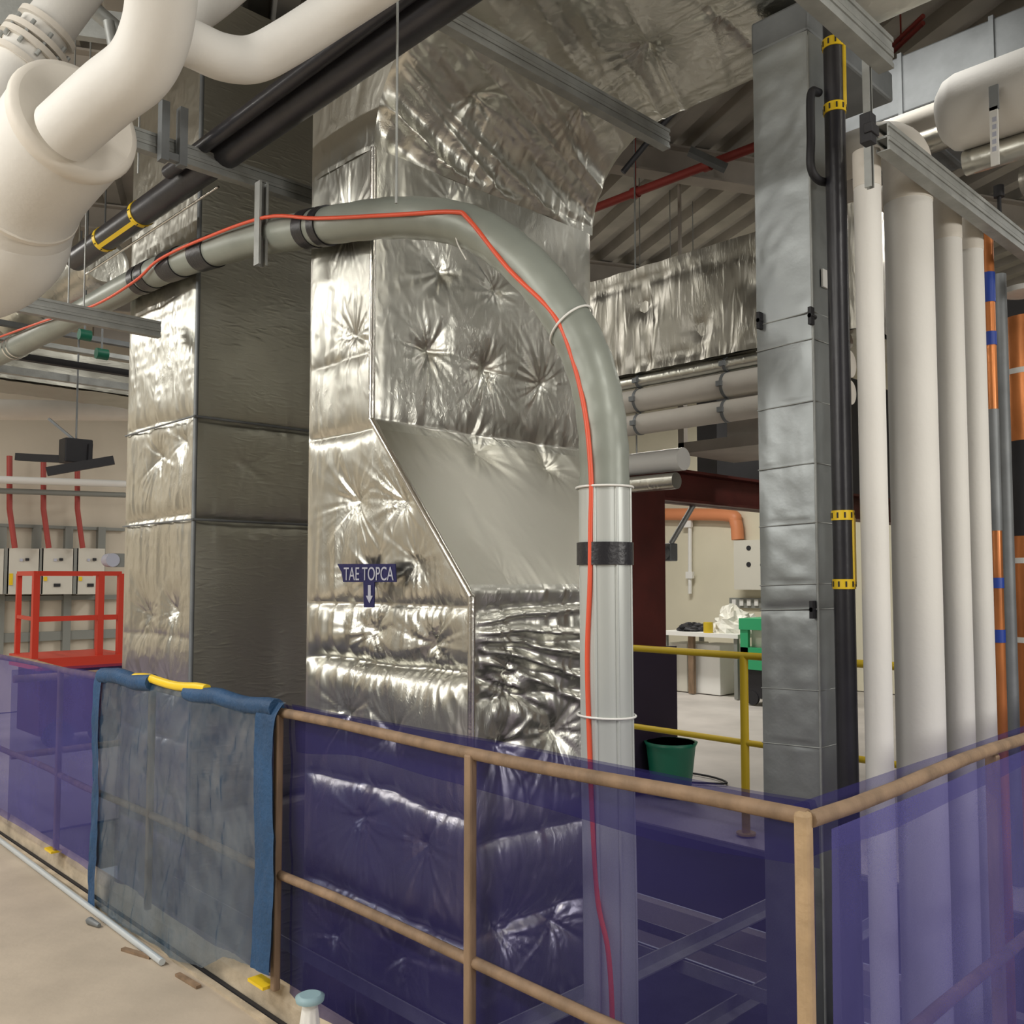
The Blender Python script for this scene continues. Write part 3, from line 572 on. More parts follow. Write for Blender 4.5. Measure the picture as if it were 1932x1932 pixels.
mb.build('tag_print', M['pale'], TG)
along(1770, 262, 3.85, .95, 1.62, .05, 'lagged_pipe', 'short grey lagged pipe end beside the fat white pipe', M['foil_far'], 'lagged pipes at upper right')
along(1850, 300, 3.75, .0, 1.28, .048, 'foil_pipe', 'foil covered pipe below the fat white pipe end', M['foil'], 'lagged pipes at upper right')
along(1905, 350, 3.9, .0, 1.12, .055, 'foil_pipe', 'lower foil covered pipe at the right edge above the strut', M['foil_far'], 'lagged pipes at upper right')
mb = MB(); p = atY(1885, 372, 1.2); mb.cyl(p, p+Vector((0, 0, .045)), .02, 12); mb.cyl((p.x, p.y, pA.z+.06), p, .008, 8); mb.build('pipe_clip', M['blackm'], label='small black clip standing over the right strut', cat='clip')
for dz, lab in ((0, 'upper of the two thin red pipes at top right'), (.05, 'lower of the two thin red pipes at top right')):
    mb = MB(); mb.cyl(atT(1640, 128+dz*260, 4.6), atT(1742, 30+dz*260, 4.2), .012, 10); q = atT(1700, 72+dz*260, 4.37); mb.cyl(q, (q.x, q.y, 4.73), .004, 6); mb.build('red_pipe', M['redpipe'], label=lab, cat='pipe', group='red sprinkler pipes')
mb = MB(); mb.cyl((5.03, 2.4, atX(1430, 275, 5.03).z), (5.03, 5.2, atX(1430, 275, 5.03).z), .03, 16)
for y in (2.9, 3.9): mb.cyl((5.03, y+.02, atX(1430, 275, 5.03).z), (5.03, y+.02, 4.73), .004, 6)
for y in (2.9, 3.3, 3.9): mb.cyl((5.03, y, atX(1430, 275, 5.03).z), (5.03, y+.05, atX(1430, 275, 5.03).z), .04, 16)
mb.build('red_pipe', M['redpipe'], label='red sprinkler pipe under the steel deck, left of the slim riser duct', cat='pipe', group='red sprinkler pipes')
mb = MB(); mb.tube([atT(1175, 325, 4.9), atT(1245, 240, 4.85), atT(1345, 135, 4.75), atT(1345, 135, 4.75)+Vector((0, 0, .8))], .016, 12); mb.build('black_conduit', M['blackm'], label='black rod slanting under the deck beside the foil ceiling duct', cat='rod')
mb = MB(); mb.bar(atT(1300, 285, 5.6), atT(1370, 318, 5.6), .06, .04); mb.build('roof_brace', M['galv_dark'], label='short slanted brace crossing the red sprinkler pipe', cat='brace')
# pipes running below the far foil duct
for px, py, r, y0_, y1_, lab, m in ((1310, 738, .074, 2.2, 7.6, 'upper cream pipe under the far foil duct', 'cream'), (1310, 785, .066, 2.2, 7.4, 'lower cream pipe under the far foil duct, with clamps', 'cream'),
        (1310, 700, .04, 2.2, 7.8, 'thin foil pipe tight under the far foil duct', 'foil')):
    X = 4.66; z = atX(px, py, X).z; t = thing('lagged_pipe', (X, 4.5, z), lab, 'pipe', 'pipes below the far foil duct')
    mb = MB(); mb.cyl((X, y0_, z), (X, y1_, z), r, 28); mb.build('lagging', M[m], t)
    for y in (2.95, 3.6, 4.2, 5.2): mb = MB(); mb.cyl((X, y, z), (X, y+.02, z), r+.004, 28); mb.cyl((X+.01, y+.017, z+r-.01), (X+.01, y+.017, max(z+r+.05, 2.84)), .005, 6); mb.box((X-r-.02, y-.005, z-.015), (X-r+.01, y+.03, z+.015)); mb.build('pipe_clamp', M['galv_dark'], t)
t = thing('air_pipe', (4.8, 5, 2.1), 'bright white pipe with a foil pipe below, ending above the red oxide frame', 'pipe', 'pipes below the far foil duct')
X = 4.9; z = atX(1235, 872, X).z; mb = MB(); mb.cyl((X, atX(1290, 872, X).y, z), (X, 7, z), .075, 28); mb.build('pipe', M['tie'], t)
mb = MB(); yv = atX(1270, 872, X).y+.3; mb.cyl((X, yv, z), (X, yv, 4.72), .006, 6); mb.build('hanger', M['galv'], t)
mb = MB(); mb.cyl((X-.02, atX(1280, 905, X).y, z-.14), (X-.02, 7, z-.14), .055, 20); mb.build('foil_pipe', M['foil'], t)
# framed box and dark recess right of it
p0 = atT(1312, 845, 6.2); mb = MB(); mb.box((5.55, 3.15, 2.42), (6.3, 3.95, 2.50)); mb.box((5.55, 3.15, 2.42), (5.6, 3.2, 2.9)); mb.box((5.56, 3.16, 2.9), (5.58, 3.18, 4.72)); mb.box((5.56, 3.92, 2.9), (5.58, 3.94, 4.72)); mb.box((5.55, 3.9, 2.42), (5.6, 3.95, 2.9)); mb.box((5.55, 3.15, 2.85), (5.6, 3.95, 2.9)); mb.box((5.58, 3.2, 2.5), (5.62, 3.55, 2.85))
mb.build('metal_bulkhead', M['beam'], label='open framed metal bulkhead box under the pipes, above the red oxide beam', cat='frame')
mb = MB(); mb.box((6.6, 4.3, 2.35), (11.4, 4.5, 3.6)); mb.build('dark_recess_panel', M['walld'], label='dark panel standing in for the dark recess above the opening in the red oxide frame', cat='panel')  # flat dark panel gives the recess its darkness by colour
mb = MB(); mb.cyl((5.8, 4.12, atY(1380, 922, 4.12).z), (10.5, 4.12, atY(1380, 922, 4.12).z), .012, 8); mb.build('conduit', M['cream'], label='thin pale conduit crossing above the red oxide beam', cat='conduit')
# ------------------------------------------------------------------ red oxide frame and the bay beyond
RF = thing('steel_portal', (5.4, 4.0, ZF), 'dark red oxide steel column and beam around the far bay opening', 'frame')
a = atY(1188, 940, 4.0); b = atY(1250, 940, 4.0); zb = atY(1300, 912, 4.0).z; zl = atY(1300, 948, 4.0).z
mb = MB()
mb.box((a.x, 3.98, ZF), (b.x, 4.01, zb)); mb.box((a.x, 4.2, ZF), (b.x, 4.22, zb)); mb.box(((a.x+b.x)/2-.01, 4.0, ZF), ((a.x+b.x)/2+.01, 4.2, zb)); mb.build('column', M['maroon'], RF)
mb = MB(); mb.box((a.x, 3.99, zl), (10.5, 4.2, zl+.02)); mb.box((a.x, 4.09, zl), (10.5, 4.11, zb+.1)); mb.box((a.x, 3.99, zb+.08), (10.5, 4.2, zb+.1)); mb.build('beam', M['maroon'], RF)
p = atY(1186, 1225, 3.9); q = atY(1268, 1225, 3.9); mb = MB(); mb.box((p.x, 3.86, ZF+.0), (q.x, 3.9, p.z)); mb.build('site_board', M['purple'], label='dark purple board standing against the red oxide column', cat='board')
X = 4.9; p = atX(1196, 1400, X); q = atX(1268, 1400, X); mb = MB()
cxx = X+.2; cyy = (p.y+q.y)/2; mb.tube([(cxx, cyy, ZF), (cxx, cyy, ZF+.02), (cxx, cyy, p.z-.03), (cxx, cyy, p.z), (cxx, cyy, p.z), (cxx, cyy, ZF+.05)], [.12, .13, .165, .18, .16, .12], 28)
mb.build('plastic_bin', M['dgreen'], label='dark green plastic bin on the floor below the yellow railing', cat='bin')
# yellow railing
X = 4.62; RL = thing('railing', (X, 3.0, ZF), 'yellow painted guard railing at the far edge of the shaft', 'railing')
yA = atX(1150, 1220, X).y; zt = atX(1400, 1237, X).z; zm = atX(1400, 1400, X).z
mb = MB(); mb.cyl((X, 1.9, zt), (X, yA+1.2, zt), .021, 16); mb.build('top_rail', M['yellow'], RL)
mb = MB(); mb.cyl((X, 1.9, zm), (X, yA+1.2, zm), .018, 16); mb.build('mid_rail', M['yellow'], RL)
for y in (atX(1404, 1300, X).y, atX(1404, 1300, X).y+1.75): mb = MB(); mb.cyl((X, y, ZF), (X, y, zt), .024, 16); mb.cyl((X, y, ZF), (X, y, ZF+.012), .055, 16); mb.build('post', M['yellow'], RL)
# far bay: enclosures, conduits, table, cart
XW = 11.5
def wbox(px0, py0, px1, py1, dep, name, label, m, parent=None, X=XW, **kw):
    a = atX(px0, py0, X-dep); b = atX(px1, py1, X-dep); mb = MB(); mb.box((X-dep, a.y, a.z), (X, b.y, b.z)); return mb.build(name, m, parent, label, **kw)
t = thing('electrical_enclosure', atX(1410, 1112, 11.3), 'white wall mounted enclosure with round black switches in the far bay', 'enclosure')
wbox(1384, 1020, 1450, 1113, .25, 'body', None, M['boxw'], t)
for px, py in ((1412, 1034), (1412, 1065), (1438, 1035), (1438, 1066)):
    p = atX(px, py, 11.24); mb = MB(); mb.cyl(p, p+Vector((.02, 0, 0)), .035, 12); mb.build('rotary_switch', M['blackm'], t)
t = thing('socket_strip', atX(1410, 1145, 11.3), 'row of white sockets on a grey strip below the wall enclosure', 'sockets')
wbox(1376, 1128, 1445, 1148, .05, 'back_plate', None, M['boxside'], t)
for k in range(5): wbox(1381+k*14, 1131, 1388+k*14, 1143, .08, 'socket', None, M['tie'], t)
mb = MB(); P = [atX(1235, 970, 11.38), atX(1370, 972, 11.38), atX(1388, 985, 11.38), atX(1392, 1018, 11.38)]; mb.tube(smooth_path(P, 6), .09, 16); mb.build('orange_conduit', M['conduit'], label='orange conduit bend on the cream wall above the enclosure', cat='conduit')
mb = MB(); mb.cyl(atX(1302, 975, 11.42), atX(1302, 1120, 11.42), .03, 10); p = atX(1302, 1085, 11.4); mb.box(p-Vector((.03, .06, .05)), p+Vector((.02, .06, .05))); p = atX(1297, 985, 11.4); mb.box(p-Vector((.03, .08, .08)), p+Vector((.02, .08, .08))); mb.build('wall_conduit', M['tie'], label='vertical white conduit on the cream wall of the far bay', cat='conduit')
mb = MB(); mb.cyl(atT(1317, 938, 7.2), atT(1266, 1025, 7.2), .022, 10); mb.build('angled_arm', M['galv'], label='grey arm slanting in front of the cream wall', cat='arm')
mb = MB(); p = atT(1262, 1042, 7.2); mb.box(p-Vector((.05, .05, .07)), p+Vector((.05, .05, .07))); mb.cyl(p+Vector((-.05, 0, 0)), p+Vector((-.1, 0, -.02)), .05, 14); mb.build('floodlight', M['galv_dark'], label='small dark work light at the lower end of the slanted arm', cat='lamp', bevel=.008)
TB = thing('site_table', atZ(1320, 1270, ZF), 'pale trestle table covered with packaging in the far bay', 'table')
Xt = 9.6; a = atX(1246, 1190, Xt); b = atX(1392, 1190, Xt); zt = a.z; mb = MB(); mb.box((Xt, a.y, zt-.05), (Xt+.9, b.y, zt)); mb.build('table_top', M['tie'], TB)
for (x, y) in ((Xt+.05, a.y-.05), (Xt+.05, b.y+.05), (Xt+.85, a.y-.05), (Xt+.85, b.y+.05)): mb = MB(); mb.box((x-.025, y-.025, ZF), (x+.025, y+.025, zt-.05)); mb.build('leg', M['boxside'], TB)
def heap(cx_, cy_, cz_, rx, ry, rz, seed):
    mb = MB(); n = 22; th = np.linspace(0, 2*np.pi, n); ph = np.linspace(0, np.pi/2, 10); T_, Pp = np.meshgrid(th, ph)
    r = 1+.5*(vn(np.cos(T_)*3+seed+9, np.sin(T_)*3+Pp*4+9)-.5)+.35*(ridge(np.cos(T_)*7+seed+20, Pp*6+np.sin(T_)*7+20)-.5)
    mb.grid(np.stack([cx_+rx*r*np.sin(Pp)*np.cos(T_), cy_+ry*r*np.sin(Pp)*np.sin(T_), cz_+rz*r*np.cos(Pp)], 2), n, 10, False); return mb
heap(Xt+.35, atX(1355, 1180, Xt).y, zt, .2, .26, .28, 1).build('packaging_heap', M['poly'], label='crumpled clear packaging heaped on the table in the far bay', cat='packaging')
heap(Xt+.3, atX(1282, 1180, Xt).y, zt, .2, .2, .09, 3).build('tool_heap', M['blackm'], label='low dark heap of tools on the left of the table in the far bay', cat='tools', kind='stuff')
a = atX(1338, 1185, Xt+.1); mb = MB(); mb.cyl((Xt+.08, a.y, zt), (Xt+.08, a.y, zt+.13), .06, 14); mb.build('paint_pot', M['yellow'], label='yellow pot on the table in front of the packaging', cat='pot')
for (p0, p1, py, lab, m) in ((1310, 1358, 1215, 'pale box under the table, right of the timber strip', 'tie'), (1262, 1296, 1212, 'white box under the left end of the table', 'boxw')):
    a = atX(p0, py, Xt+.2); b = atX(p1, py, Xt+.2); mb = MB(); mb.box((Xt+.2, a.y, ZF), (Xt+.7, b.y, a.z)); mb.build('storage_box', M[m], label=lab, cat='box', bevel=.01)
a = atX(1298, 1215, Xt+.1); mb = MB(); mb.box((Xt+.1, a.y, ZF), (Xt+.15, a.y-.08, zt-.06)); mb.build('timber_offcut', M['wood'], label='brown timber strip standing between the boxes under the table', cat='timber')
Xc = 9.3; GC = thing('site_cart', atX(1420, 1280, Xc), 'green framed cart with mesh side at the right of the table', 'cart')
a = atX(1396, 1168, Xc); b = atX(1470, 1168, Xc); zb = atX(1400, 1262, Xc).z; mb = MB()
mb.box((Xc-.01, a.y+.01, a.z-.12), (Xc+.6, b.y-.01, a.z+.01)); mb.box((Xc, a.y, zb), (Xc+.05, a.y-.1, a.z)); mb.box((Xc, b.y+.1, zb), (Xc+.05, b.y, a.z)); mb.box((Xc, a.y, zb), (Xc+.6, b.y, zb+.25)); mb.build('frame', M['green'], GC)
mb = MB(); mb.box((Xc+.08, a.y-.1, zb+.25), (Xc+.1, b.y+.1, a.z-.12)); mb.build('side_panel', M['boxw'], GC)
mb = MB()
for y in (a.y-.12, b.y+.12): mb.cyl((Xc+.04, y, ZF+.08), (Xc+.08, y, ZF+.08), .08, 16)
mb.box((Xc+.05, a.y, ZF+.08), (Xc+.5, b.y, zb)); mb.build('wheel', M['blackm'], GC)
mb = MB(); mb.tube(smooth_path([atZ(1180, 1440, ZF+.005), atZ(1260, 1452, ZF+.005), atZ(1340, 1465, ZF+.005), atZ(1370, 1478, ZF+.005), atZ(1300, 1476, ZF+.005)], 8), .008, 6); mb.build('floor_cable', M['blackm'], label='dark cable lying on the slab behind the yellow railing', cat='cable')
# ------------------------------------------------------------------ far left wall: panels, red pipes, lift
YW = 11.0
def lbox(px0, py0, px1, py1, dep, name, label, m, parent=None, Y=YW, **kw):
    a = atY(px0, py0, Y-dep); b = atY(px1, py1, Y-dep); mb = MB(); mb.box((a.x, Y-dep, a.z), (b.x, Y, b.z)); return mb.build(name, m, parent, label, **kw)
GF = thing('support_frame', atY(110, 1240, 10.95), 'grey steel support frame on the beige wall behind the control panels', 'frame')
for py in (994, 1128, 1200): lbox(-60, py-2.5, 236, py+2.5, .05, 'rail', None, M['boxside'], GF)
for px in (2, 68, 128, 190): lbox(px-4, 994, px+4, 1240, .07, 'upright', None, M['boxside'], GF)
for k, (a, b, lab) in enumerate(((-52, 5, 'control panel cut by the left edge of the picture'), (15, 73, 'grey control panel with a tall yellow sticker, left of the middle one'), (80, 136, 'middle grey control panel behind the red lift rails'), (146, 196, 'grey control panel nearest the foil duct'))):
    t = thing('control_panel', atY((a+b)/2, 1122, 10.8), lab, 'control panel', 'control panels on the far wall')
    lbox(a, 1034, b, 1121, .22, 'cabinet', None, M['boxw'], t, Y=10.92)
    lbox(a-6, 1034, a, 1121, .22, 'side', None, M['boxside'], t, Y=10.92)
    lbox((a+b)/2-6, 1054, (a+b)/2-1, 1059, .31, 'gauge', None, M['pale'], t); lbox((a+b)/2+5, 1053, (a+b)/2+11, 1058, .32, 'knob', None, M['blackm'], t)
    lbox(a+3, 1088 if k > 1 else 1082, a+9, 1096 if k > 1 else 1104, .31, 'sticker', None, M['yel2'], t)
    if k > 1: lbox((a+b)/2-6, 1101, (a+b)/2+6, 1107, .31, 'nameplate', None, M['blackm'], t)
for k, (px, lab) in enumerate(((18, 'red sprinkler drop nearest the left edge'), (82, 'red sprinkler drop over the middle control panel'), (146, 'red sprinkler drop nearest the foil duct'))):
    mb = MB(); mb.tube([atY(px, 860, 10.6), atY(px, 960, 10.6), atY(px+10, 1034, 10.6)], .028, 10); mb.build('red_pipe', M['redpipe'], label=lab, cat='pipe', group='red drops on the far wall')
mb = MB(); mb.cyl(atY(-60, 903, 10.4), atY(236, 913, 10.4), .04, 12); mb.build('white_conduit', M['tie'], label='long white horizontal pipe across the far left wall', cat='conduit')
mb = MB(); mb.cyl(atY(-60, 924, 10.5), atY(236, 934, 10.5), .03, 12); mb.build('dark_conduit', M['boxside'], label='long dark horizontal pipe just below the white one on the far left wall', cat='conduit')
mb = MB(); mb.cyl(atY(-60, 772, 9.6), atY(240, 776, 9.6), .10, 20); mb.build('lagged_pipe', M['cream'], label='cream lagged pipe across the far left below the dull foil duct', cat='pipe')
for k, (py, hh, m, lab, Y) in enumerate(((684, .05, 'blackm', 'black ladder bar across the far left ceiling void', 7.6), (655, .035, 'galv', 'upper thin steel rail in the far left ceiling void', 7.4), (712, .06, 'galv', 'pale steel rail below the black bar at far left', 8.0), (628, .04, 'galv_dark', 'dull steel rail behind the low left strut', 7.8))):
    z = atY(120, py, Y).z; mb = MB(); mb.box((-.5, Y, z-hh/2), (3.6, Y+.06, z+hh/2)); mb.build('ceiling_rail', M[m], label=lab, cat='rail', group='rails in the far left ceiling void')
mb = MB(); a = atY(178, 605, 8.2); b = atY(245, 650, 8.2); mb.box((a.x, 8.2, b.z), (b.x, 8.24, a.z)); mb.box((a.x+.05, 8.21, a.z), (a.x+.08, 8.23, 4.72)); mb.build('pale_panel', M['beam'], label='pale panel high beside the foil duct at left', cat='panel')
for px, py, lab in ((160, 632, 'small green valve head hanging below the low left strut'), (192, 668, 'small green valve head above the black bar at far left')):
    p = atT(px, py, 6.5); mb = MB(); mb.cyl(p-Vector((.04, 0, 0)), p+Vector((.04, 0, 0)), .04, 12); mb.mi = 1; mb.cyl(p, (p.x, p.y, 4.72), .007, 8); mb.build('valve_head', [M['dgreen'], M['galv_dark']], label=lab, cat='valve')
BB = thing('black_bracket', atT(140, 880, 7.5), 'black metal bracket assembly hanging high in front of the far left wall', 'bracket')
mb = MB(); p = atT(143, 852, 7.5); mb.box(p-Vector((.11, .08, .10)), p+Vector((.11, .08, .10))); mb.build('housing', M['blackm'], BB, bevel=.01)
mb = MB(); mb.bar(atT(32, 862, 7.6), atT(150, 868, 7.5), .05, .06); mb.bar(atT(88, 890, 7.2), atT(215, 868, 7.4), .05, .07); mb.bar(atT(170, 838, 7.5), atT(168, 870, 7.5), .05, .03, up=(1, 0, 0)); mb.build('arm', M['blackm'], BB)
mb = MB(); mb.bar(atT(92, 790, 7.5), atT(140, 830, 7.5), .02, .02); p = atT(143, 852, 7.5); mb.cyl(p, (p.x, p.y, 4.72), .008, 8); mb.build('stay', M['galv_dark'], BB)
# red lift basket
LF = thing('scissor_lift', atZ(130, 1280, ZF), 'red work platform with guard rails in front of the far left wall', 'lift')
Ya, Yb = 8.3, 9.0
def rail(name, a, b, w=.04): mb = MB(); mb.bar(a, b, w, w); return mb.build(name, M['red'], LF)
zt = atY(150, 1082, Ya).z; zm = atY(150, 1166, Ya).z; zb = atY(150, 1238, Ya).z
xs = [atY(px, 1100, Ya).x for px in (68, 190, 228)]; xb = [atY(px, 1100, Yb).x for px in (36, 186)]
for x in xs: rail('post', (x, Ya, zb), (x, Ya, zt), .05)
for x in xb: rail('post', (x, Yb, zb), (x, Yb, zt))
rail('top_rail', (xs[0], Ya, zt), (xs[2], Ya, zt)); rail('mid_rail', (xs[0], Ya, zm), (xs[2], Ya, zm), .043); rail('top_rail', (xb[0], Yb, zt), (xs[2], Yb, zt)); rail('top_rail', (xs[0], Ya, zt), (xb[0], Yb, zt)); rail('mid_rail', (xs[0], Ya, zm), (xb[0], Yb, zm), .03)
mb = MB(); mb.box((xb[0]-.05, Ya-.05, zb-.1), (xs[2]+.1, Yb+.05, zb)); mb.build('platform', M['red'], LF)
mb = MB(); mb.box((xb[0], Ya+.05, ZF+.12), (xs[2]+.1, Yb-.05, zb-.1)); mb.build('chassis', M['maroon'], LF)
mb = MB()
for x in (xb[0]+.15, xs[2]-.1): mb.cyl((x, Ya, ZF+.12), (x, Ya+.1, ZF+.12), .12, 20)
mb.build('wheel', M['blackm'], LF)
mb = MB(); p = atY(217, 1057, Ya); mb.box(p-Vector((.03, .05, .06)), p+Vector((.12, .05, .06))); mb.build('control_box', M['boxside'], LF); mb = MB(); mb.cyl(p+Vector((-.04, -.06, 0)), p+Vector((-.04, .06, 0)), .06, 16); mb.build('lamp_lens', M['pale'], LF)
# ------------------------------------------------------------------ timber fence with debris mesh
XF = 1.565; YC = .836; ZT = 1.06; ZM = .54
FL = thing('safety_fence', (XF, 3.2, .2), 'timber post and rail fence with purple blue mesh, running left from the pale corner post', 'fence', 'timber fences round the shaft')
def wob(a, b, n, amp, sd): a = Vector(a); b = Vector(b); return [a.lerp(b, i/n)+Vector((amp*math.sin(i*1.9+sd)*.5, amp*math.cos(i*1.3+sd)*.4, amp*math.sin(i*1.1+sd))) for i in range(n+1)]
def timber(path, r, name, parent, m=None, n=8): mb = MB(); mb.tube(path, r, n); return mb.build(name, m or M['wood'], parent)
timber(wob((XF, YC, ZT), (XF, 7.0, ZT-.01), 24, .005, 1), .016, 'top_rail', FL)
timber(wob((XF, YC, ZM), (XF, 7.0, ZM), 24, .005, 2), .015, 'mid_rail', FL)
for y in (1.757, 2.705, 3.71, 4.80, 5.9):
    mb = MB(); mb.bar((XF-.006, y, .17), (XF-.006, y, ZT-.005), .026, .026); mb.build('post', M['wood'], FL, bevel=.006)
mb = MB(); mb.bar((XF-.006, YC+.006, -.2), (XF-.006, YC+.006, ZT+.016), .029, .029); mb.build('corner_post', M['woodp'], FL, bevel=.008, label='paler timber corner post')
def meshsheet(name, fn, nu, nv, m, parent):
    t, s = np.meshgrid(np.linspace(0, 1, nu), np.linspace(0, 1, nv)); mb = MB(); mb.grid(fn(t, s), nu, nv, True); return mb.build(name, m, parent)
def leftmesh(t, s, x=XF+.022, ya=YC+.012, yb=2.70, zl=-.05):
    y = ya+(yb-ya)*t; tp = ZT+.018+.012*vn(y*3, y*0+4); z = zl+(tp-zl)*s
    return np.stack([x+.010*vn(y*4, z*3)+.012*vn(y*1.5, z*9)+.010*ridge(y*3+z*2, z*2)-.015*(s > .995), y, z], 2)
meshsheet('mesh_sheet', leftmesh, 60, 40, M['mesh'], FL)
meshsheet('mesh_sheet', lambda t, s: leftmesh(t, s, XF-.055, 4.2, 7.0, .205), 60, 40, M['mesh2'], FL)
meshsheet('mesh_fold', lambda t, s: leftmesh(t, s, XF+.045, YC+.012, 2.7, ZT-.10-.05*vn(t*5, t*0)), 60, 6, M['mesh'], FL)
meshsheet('mesh_sheet', lambda t, s: leftmesh(t, s, XF+.03, 2.70, 4.2), 40, 30, M['mesh'], FL)
FR = thing('safety_fence', (3.2, YC, .2), 'timber fence in bright purple mesh in front of the white risers', 'fence', 'timber fences round the shaft')
timber(wob((XF, YC, ZT), (5.4, YC, ZT+.01), 20, .005, 3), .016, 'top_rail', FR)
timber(wob((XF, YC, ZM), (5.4, YC, ZM), 20, .004, 4), .015, 'mid_rail', FR)
for x in (2.54, 3.6, 4.7): mb = MB(); mb.bar((x, YC+.006, -.2), (x, YC+.006, ZT-.01), .03, .03); mb.build('post', M['wood'], FR, bevel=.006)
meshsheet('mesh_sheet', lambda t, s: np.stack([XF+.002+3.8*t, YC-.032-.012*vn(t*14, s*4), -.15+(ZT-.008+.15)*s], 2), 80, 40, M['mesh2'], FR)
meshsheet('mesh_fold', lambda t, s: np.stack([XF+.01+3.8*t, YC+.025+.01*vn(t*14, s*4), ZT+.02-(.10+.04*vn(t*9, t*0))*(1-s)], 2), 80, 6, M['mesh'], FR)
# far sides
FB = thing('safety_fence', (3.0, 5.7, ZF), 'meshed timber fence far side of the shaft, seen through the near mesh', 'fence', 'timber fences round the shaft')
timber([(1.6, 5.7, .93), (4.4, 5.7, .93)], .022, 'top_rail', FB); timber([(1.6, 5.7, .5), (4.4, 5.7, .5)], .02, 'mid_rail', FB)
for x in (2.5, 3.5, 4.4): mb = MB(); mb.bar((x, 5.7, ZF), (x, 5.7, .93), .042, .042); mb.build('post', M['wood'], FB)
meshsheet('mesh_sheet', lambda t, s: np.stack([1.6+2.8*t, 5.73+.01*vn(t*14, s*4), .03+.95*s], 2), 40, 10, M['mesh'], FB)
# kerb, dark gap strip, batten, rod on the floor
_k = sum(atZ(a, b, ZF).x for a, b in ((0, 1578), (189, 1704), (530, 1932)))/3+.012
kp = [(_k, y) for y in (7.0, 5.2, 4.2, 3.2, 2.4, .9, .5)]
KB = thing('timber_kerb', (1.55, 3.6, ZF), 'worn beige timber kerb under the fence', 'kerb')
mb = MB(); n = len(kp); yy = [k[1] for k in kp]
V = []; 
for (x, y) in kp: V += [(x, y, ZF), (x+.006, y, .12), (x+.022, y, .160), (XF+.05, y, .17), (XF+.05, y, ZF)]
mb._add(V, [(i*5+k, i*5+(k+1) % 5, i*5+5+(k+1) % 5, i*5+5+k) for i in range(n-1) for k in range(5)]+[(4, 3, 2, 1, 0), tuple((n-1)*5+k for k in range(5))], False)
mb.build('kerb_board', M['kerb'], KB)
mb = MB(); mb.box((1.51, .55, ZF), (3.9, YC+.02, .12)); mb.build('timber_kerb', M['kerb'], label='beige timber kerb below the bright purple mesh on the right', cat='kerb')
mb = MB()
for i in range(n-1): mb.bar((kp[i][0]-.012, kp[i][1], ZF+.008), (kp[i+1][0]-.012, kp[i+1][1], ZF+.008), .014, .016)
mb.build('kerbside_strip', M['blackm'], label='thin black strip standing in for the dark gap along the timber kerb', cat='gap strip')  # black bar laid in place of the dark gap beside the kerb
mb = MB()
for i in range(n-1): mb.bar((kp[i][0]-.034, kp[i][1], ZF+.006), (kp[i+1][0]-.034, kp[i+1][1], ZF+.006), .024, .012)
mb.build('kerbside_strip', M['kerb'], label='flat timber batten on the floor beside the black strip', cat='batten')
mb = MB(); mb.cyl(atZ(-60, 1540, ZF+.012), atZ(306, 1815, ZF+.016), .013, 14); mb.build('metal_rod', M['rod'], label='bright metal rod lying on the floor beside the kerb', cat='rod')
mb = MB(); p = atZ(172, 1742, ZF+.01); mb.tube([p+Vector((0, .05, 0)), p+Vector((0, .02, .006)), p+Vector((.015, -.05, .0))], [.006, .016, .009], 10); mb.build('floor_rag', M['galv_dark'], label='small grey scrap on the floor left of the rod', cat='scrap')
mb = MB()
for a, b in (((335, 1838), (375, 1862)), ((232, 1790), (285, 1806))): mb.bar(atZ(*a, ZF+.006), atZ(*b, ZF+.006), .02, .01)
mb.build('wood_scrap', M['wood'], label='splintered brown wood scrap at the end of the metal rod', cat='scrap')
for (px, py, lab) in ((98, 1606, 'yellow clamp on the kerb at left'), (492, 1832, 'yellow clamp on the kerb beside the plastic sheet')):
    p = atX(px, py, 1.55); p.z = .172; mb = MB(); mb.box(p+Vector((-.02, -.05, -.004)), p+Vector((.03, .05, .006)));  mb.build('yellow_clamp', M['yel2'], label=lab, cat='clamp', group='yellow clamps on the kerb')
# white wrapped foot with blue cap at the bottom
WF = thing('wrapped_stub', atX(590, 1932, 1.45), 'short stub wrapped in white plastic with a grey blue cap, at the bottom edge', 'stub')
p = atX(585, 1885, 1.46); mb = MB(); k = 24
T_, H_ = np.meshgrid(np.linspace(0, 2*np.pi, 40), np.linspace(0, 1, 14)); R_ = (.020+.028*H_)*(1+.22*H_*np.cos(T_*9+H_*2)); mb.grid(np.stack([p.x+R_*np.cos(T_), p.y+R_*np.sin(T_), p.z-(p.z-ZF-.002)*H_], 2), 40, 14, True, True); mb.build('white_wrap', M['tie'], WF)
mb = MB(); mb.tube([p+Vector((0, 0, -.004)), p+Vector((0, 0, .008)), p+Vector((0, 0, .014))], [.040, .042, .03], 24); mb.build('cap', mat('grey_blue_cap', (.28, .42, .46), .5), WF)
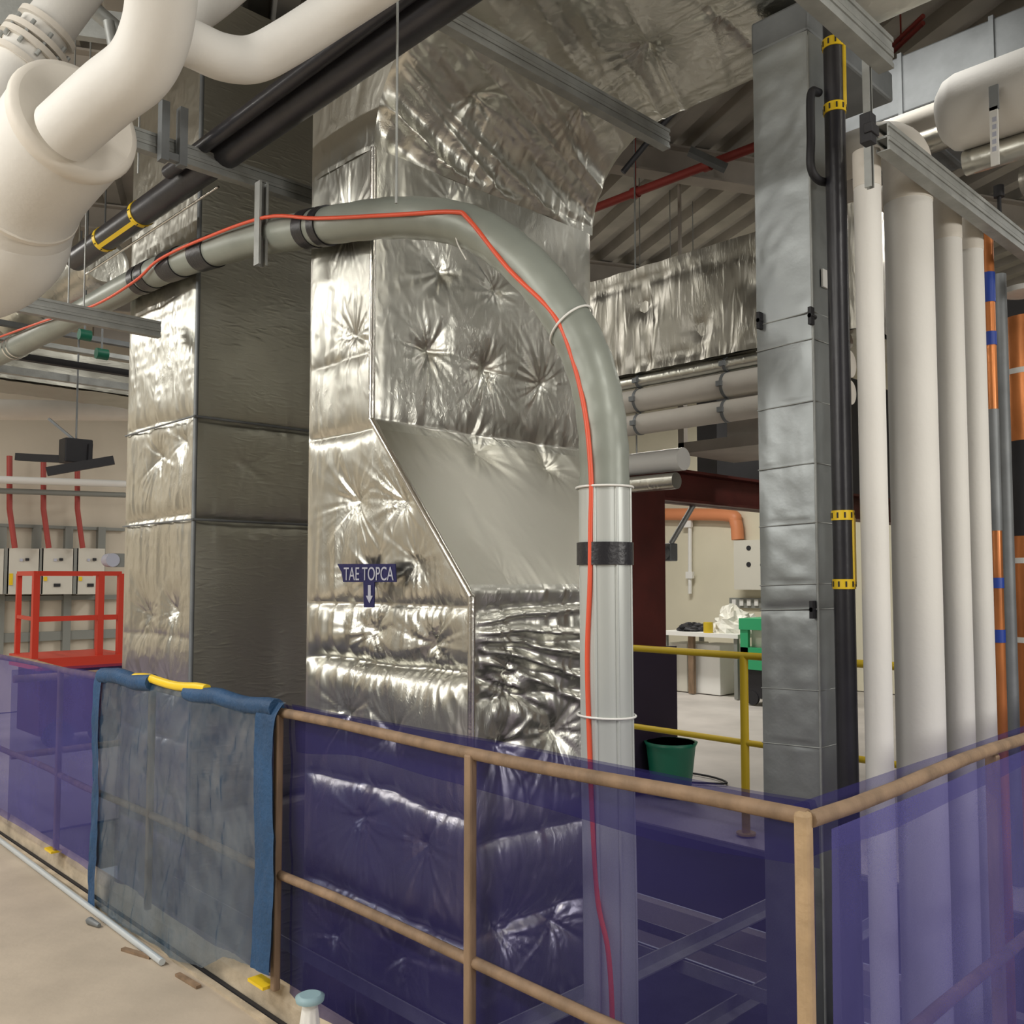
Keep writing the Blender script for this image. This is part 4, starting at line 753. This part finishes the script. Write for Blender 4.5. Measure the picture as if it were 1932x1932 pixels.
# blue plastic sheet over the fence
PS = thing('plastic_sheet', (1.46, 3.5, .1), 'wrinkled blue translucent plastic sheet hung over the timber fence', 'sheet')
def zbot(y): return np.interp(y, [2.66, 2.76, 2.99, 3.16, 3.4, 4.2], [.235, .23, .20, .11, .08, .07])
def sheet(t, s, y0_=2.68, y1_=4.20, x=1.545, amp=1):
    y = y0_+(y1_-y0_)*t; zb = zbot(y); z = zb+(ZT+.035-zb)*s
    w_ = .008*(ridge(y*17+z*9, z*3+y*2)**2-.3)+.005*(ridge(y*40-z*16, z*14)-.5)+.018*(ridge(y*5+z*1.5, z*.8)-.5)+.012*(ridge(y*11, z*2.2+y*3)-.5)+.006*(ridge(y*23+z*5, z*8)-.5)
    return np.stack([x-.022+.7*amp*w_+.03*np.clip((s-.93)/.07, 0, 1)**2, y+.01*np.sin(z*9), z], 2)
meshsheet('film', sheet, 150, 110, M['plastic'], PS)
meshsheet('edge_hem', lambda t, s: sheet(t, s, 2.67, 2.79, 1.538, .6), 14, 60, M['blue'], PS)['label'] = 'solid deep blue right hem'
meshsheet('edge_hem', lambda t, s: sheet(t, s, 4.17, 4.25, 1.538, .6), 10, 60, M['blue'], PS)['label'] = 'solid dark blue left hem'
mb = MB(); mb.tube(wob((XF-.02, 2.70, ZT+.012), (XF-.02, 3.35, ZT+.012), 10, .006, 1), .030, 10); mb.tube(wob((XF-.02, 3.68, ZT+.015), (XF-.02, 4.2, ZT+.015), 8, .006, 2), .034, 10); mb.build('top_roll', M['blue'], PS)
mb = MB(); mb.tube(wob((XF-.02, 3.2, ZT+.03), (XF-.02, 3.85, ZT+.03), 8, .006, 1), .018, 8); mb.build('yellow_tape', M['yel2'], label='yellow tape wound on the top rail above the blue plastic sheet', cat='tape')
# ------------------------------------------------------------------ steel in the shaft
def angle(p, q, label, a=.05, m='galv'): mb = MB(); mb.prism([(0, 0), (a, 0), (a, .006), (.006, .006), (.006, a), (0, a)], p, q); return mb.build('steel_angle', M[m], label=label, cat='beam', group='steelwork in the shaft')
angle((1.93, 2.18, .03), (1.93, 4.3, .03), 'steel angle along the foot of the sloped foil duct, behind the mesh')
angle((1.93, 2.18, .03), (4.4, 2.18, .03), 'steel angle running away below the mesh from the duct corner')
angle((1.62, 1.95, -.12), (4.4, 1.95, -.12), 'lower steel angle parallel to the one at the duct corner')
angle((3.0, 1.15, -.03), (3.0, 2.9, -.03), 'steel angle crossing behind the corner post')
angle((3.7, 1.15, -.25), (3.7, 4.2, -.25), 'steel angle further back in the shaft')
mb = MB(); mb.box((4.30, .9, -.60), (4.37, 4.6, -.36)); mb.build('steel_plate', M['floor2'], label='pale face of the landing edge low in the shaft', cat='plate')
mb = MB(); mb.box((4.38, .8, -.36), (4.45, 5.7, .03)); mb.build('edge_beam', M['walld'], label='dark edge beam along the far side of the shaft', cat='beam')
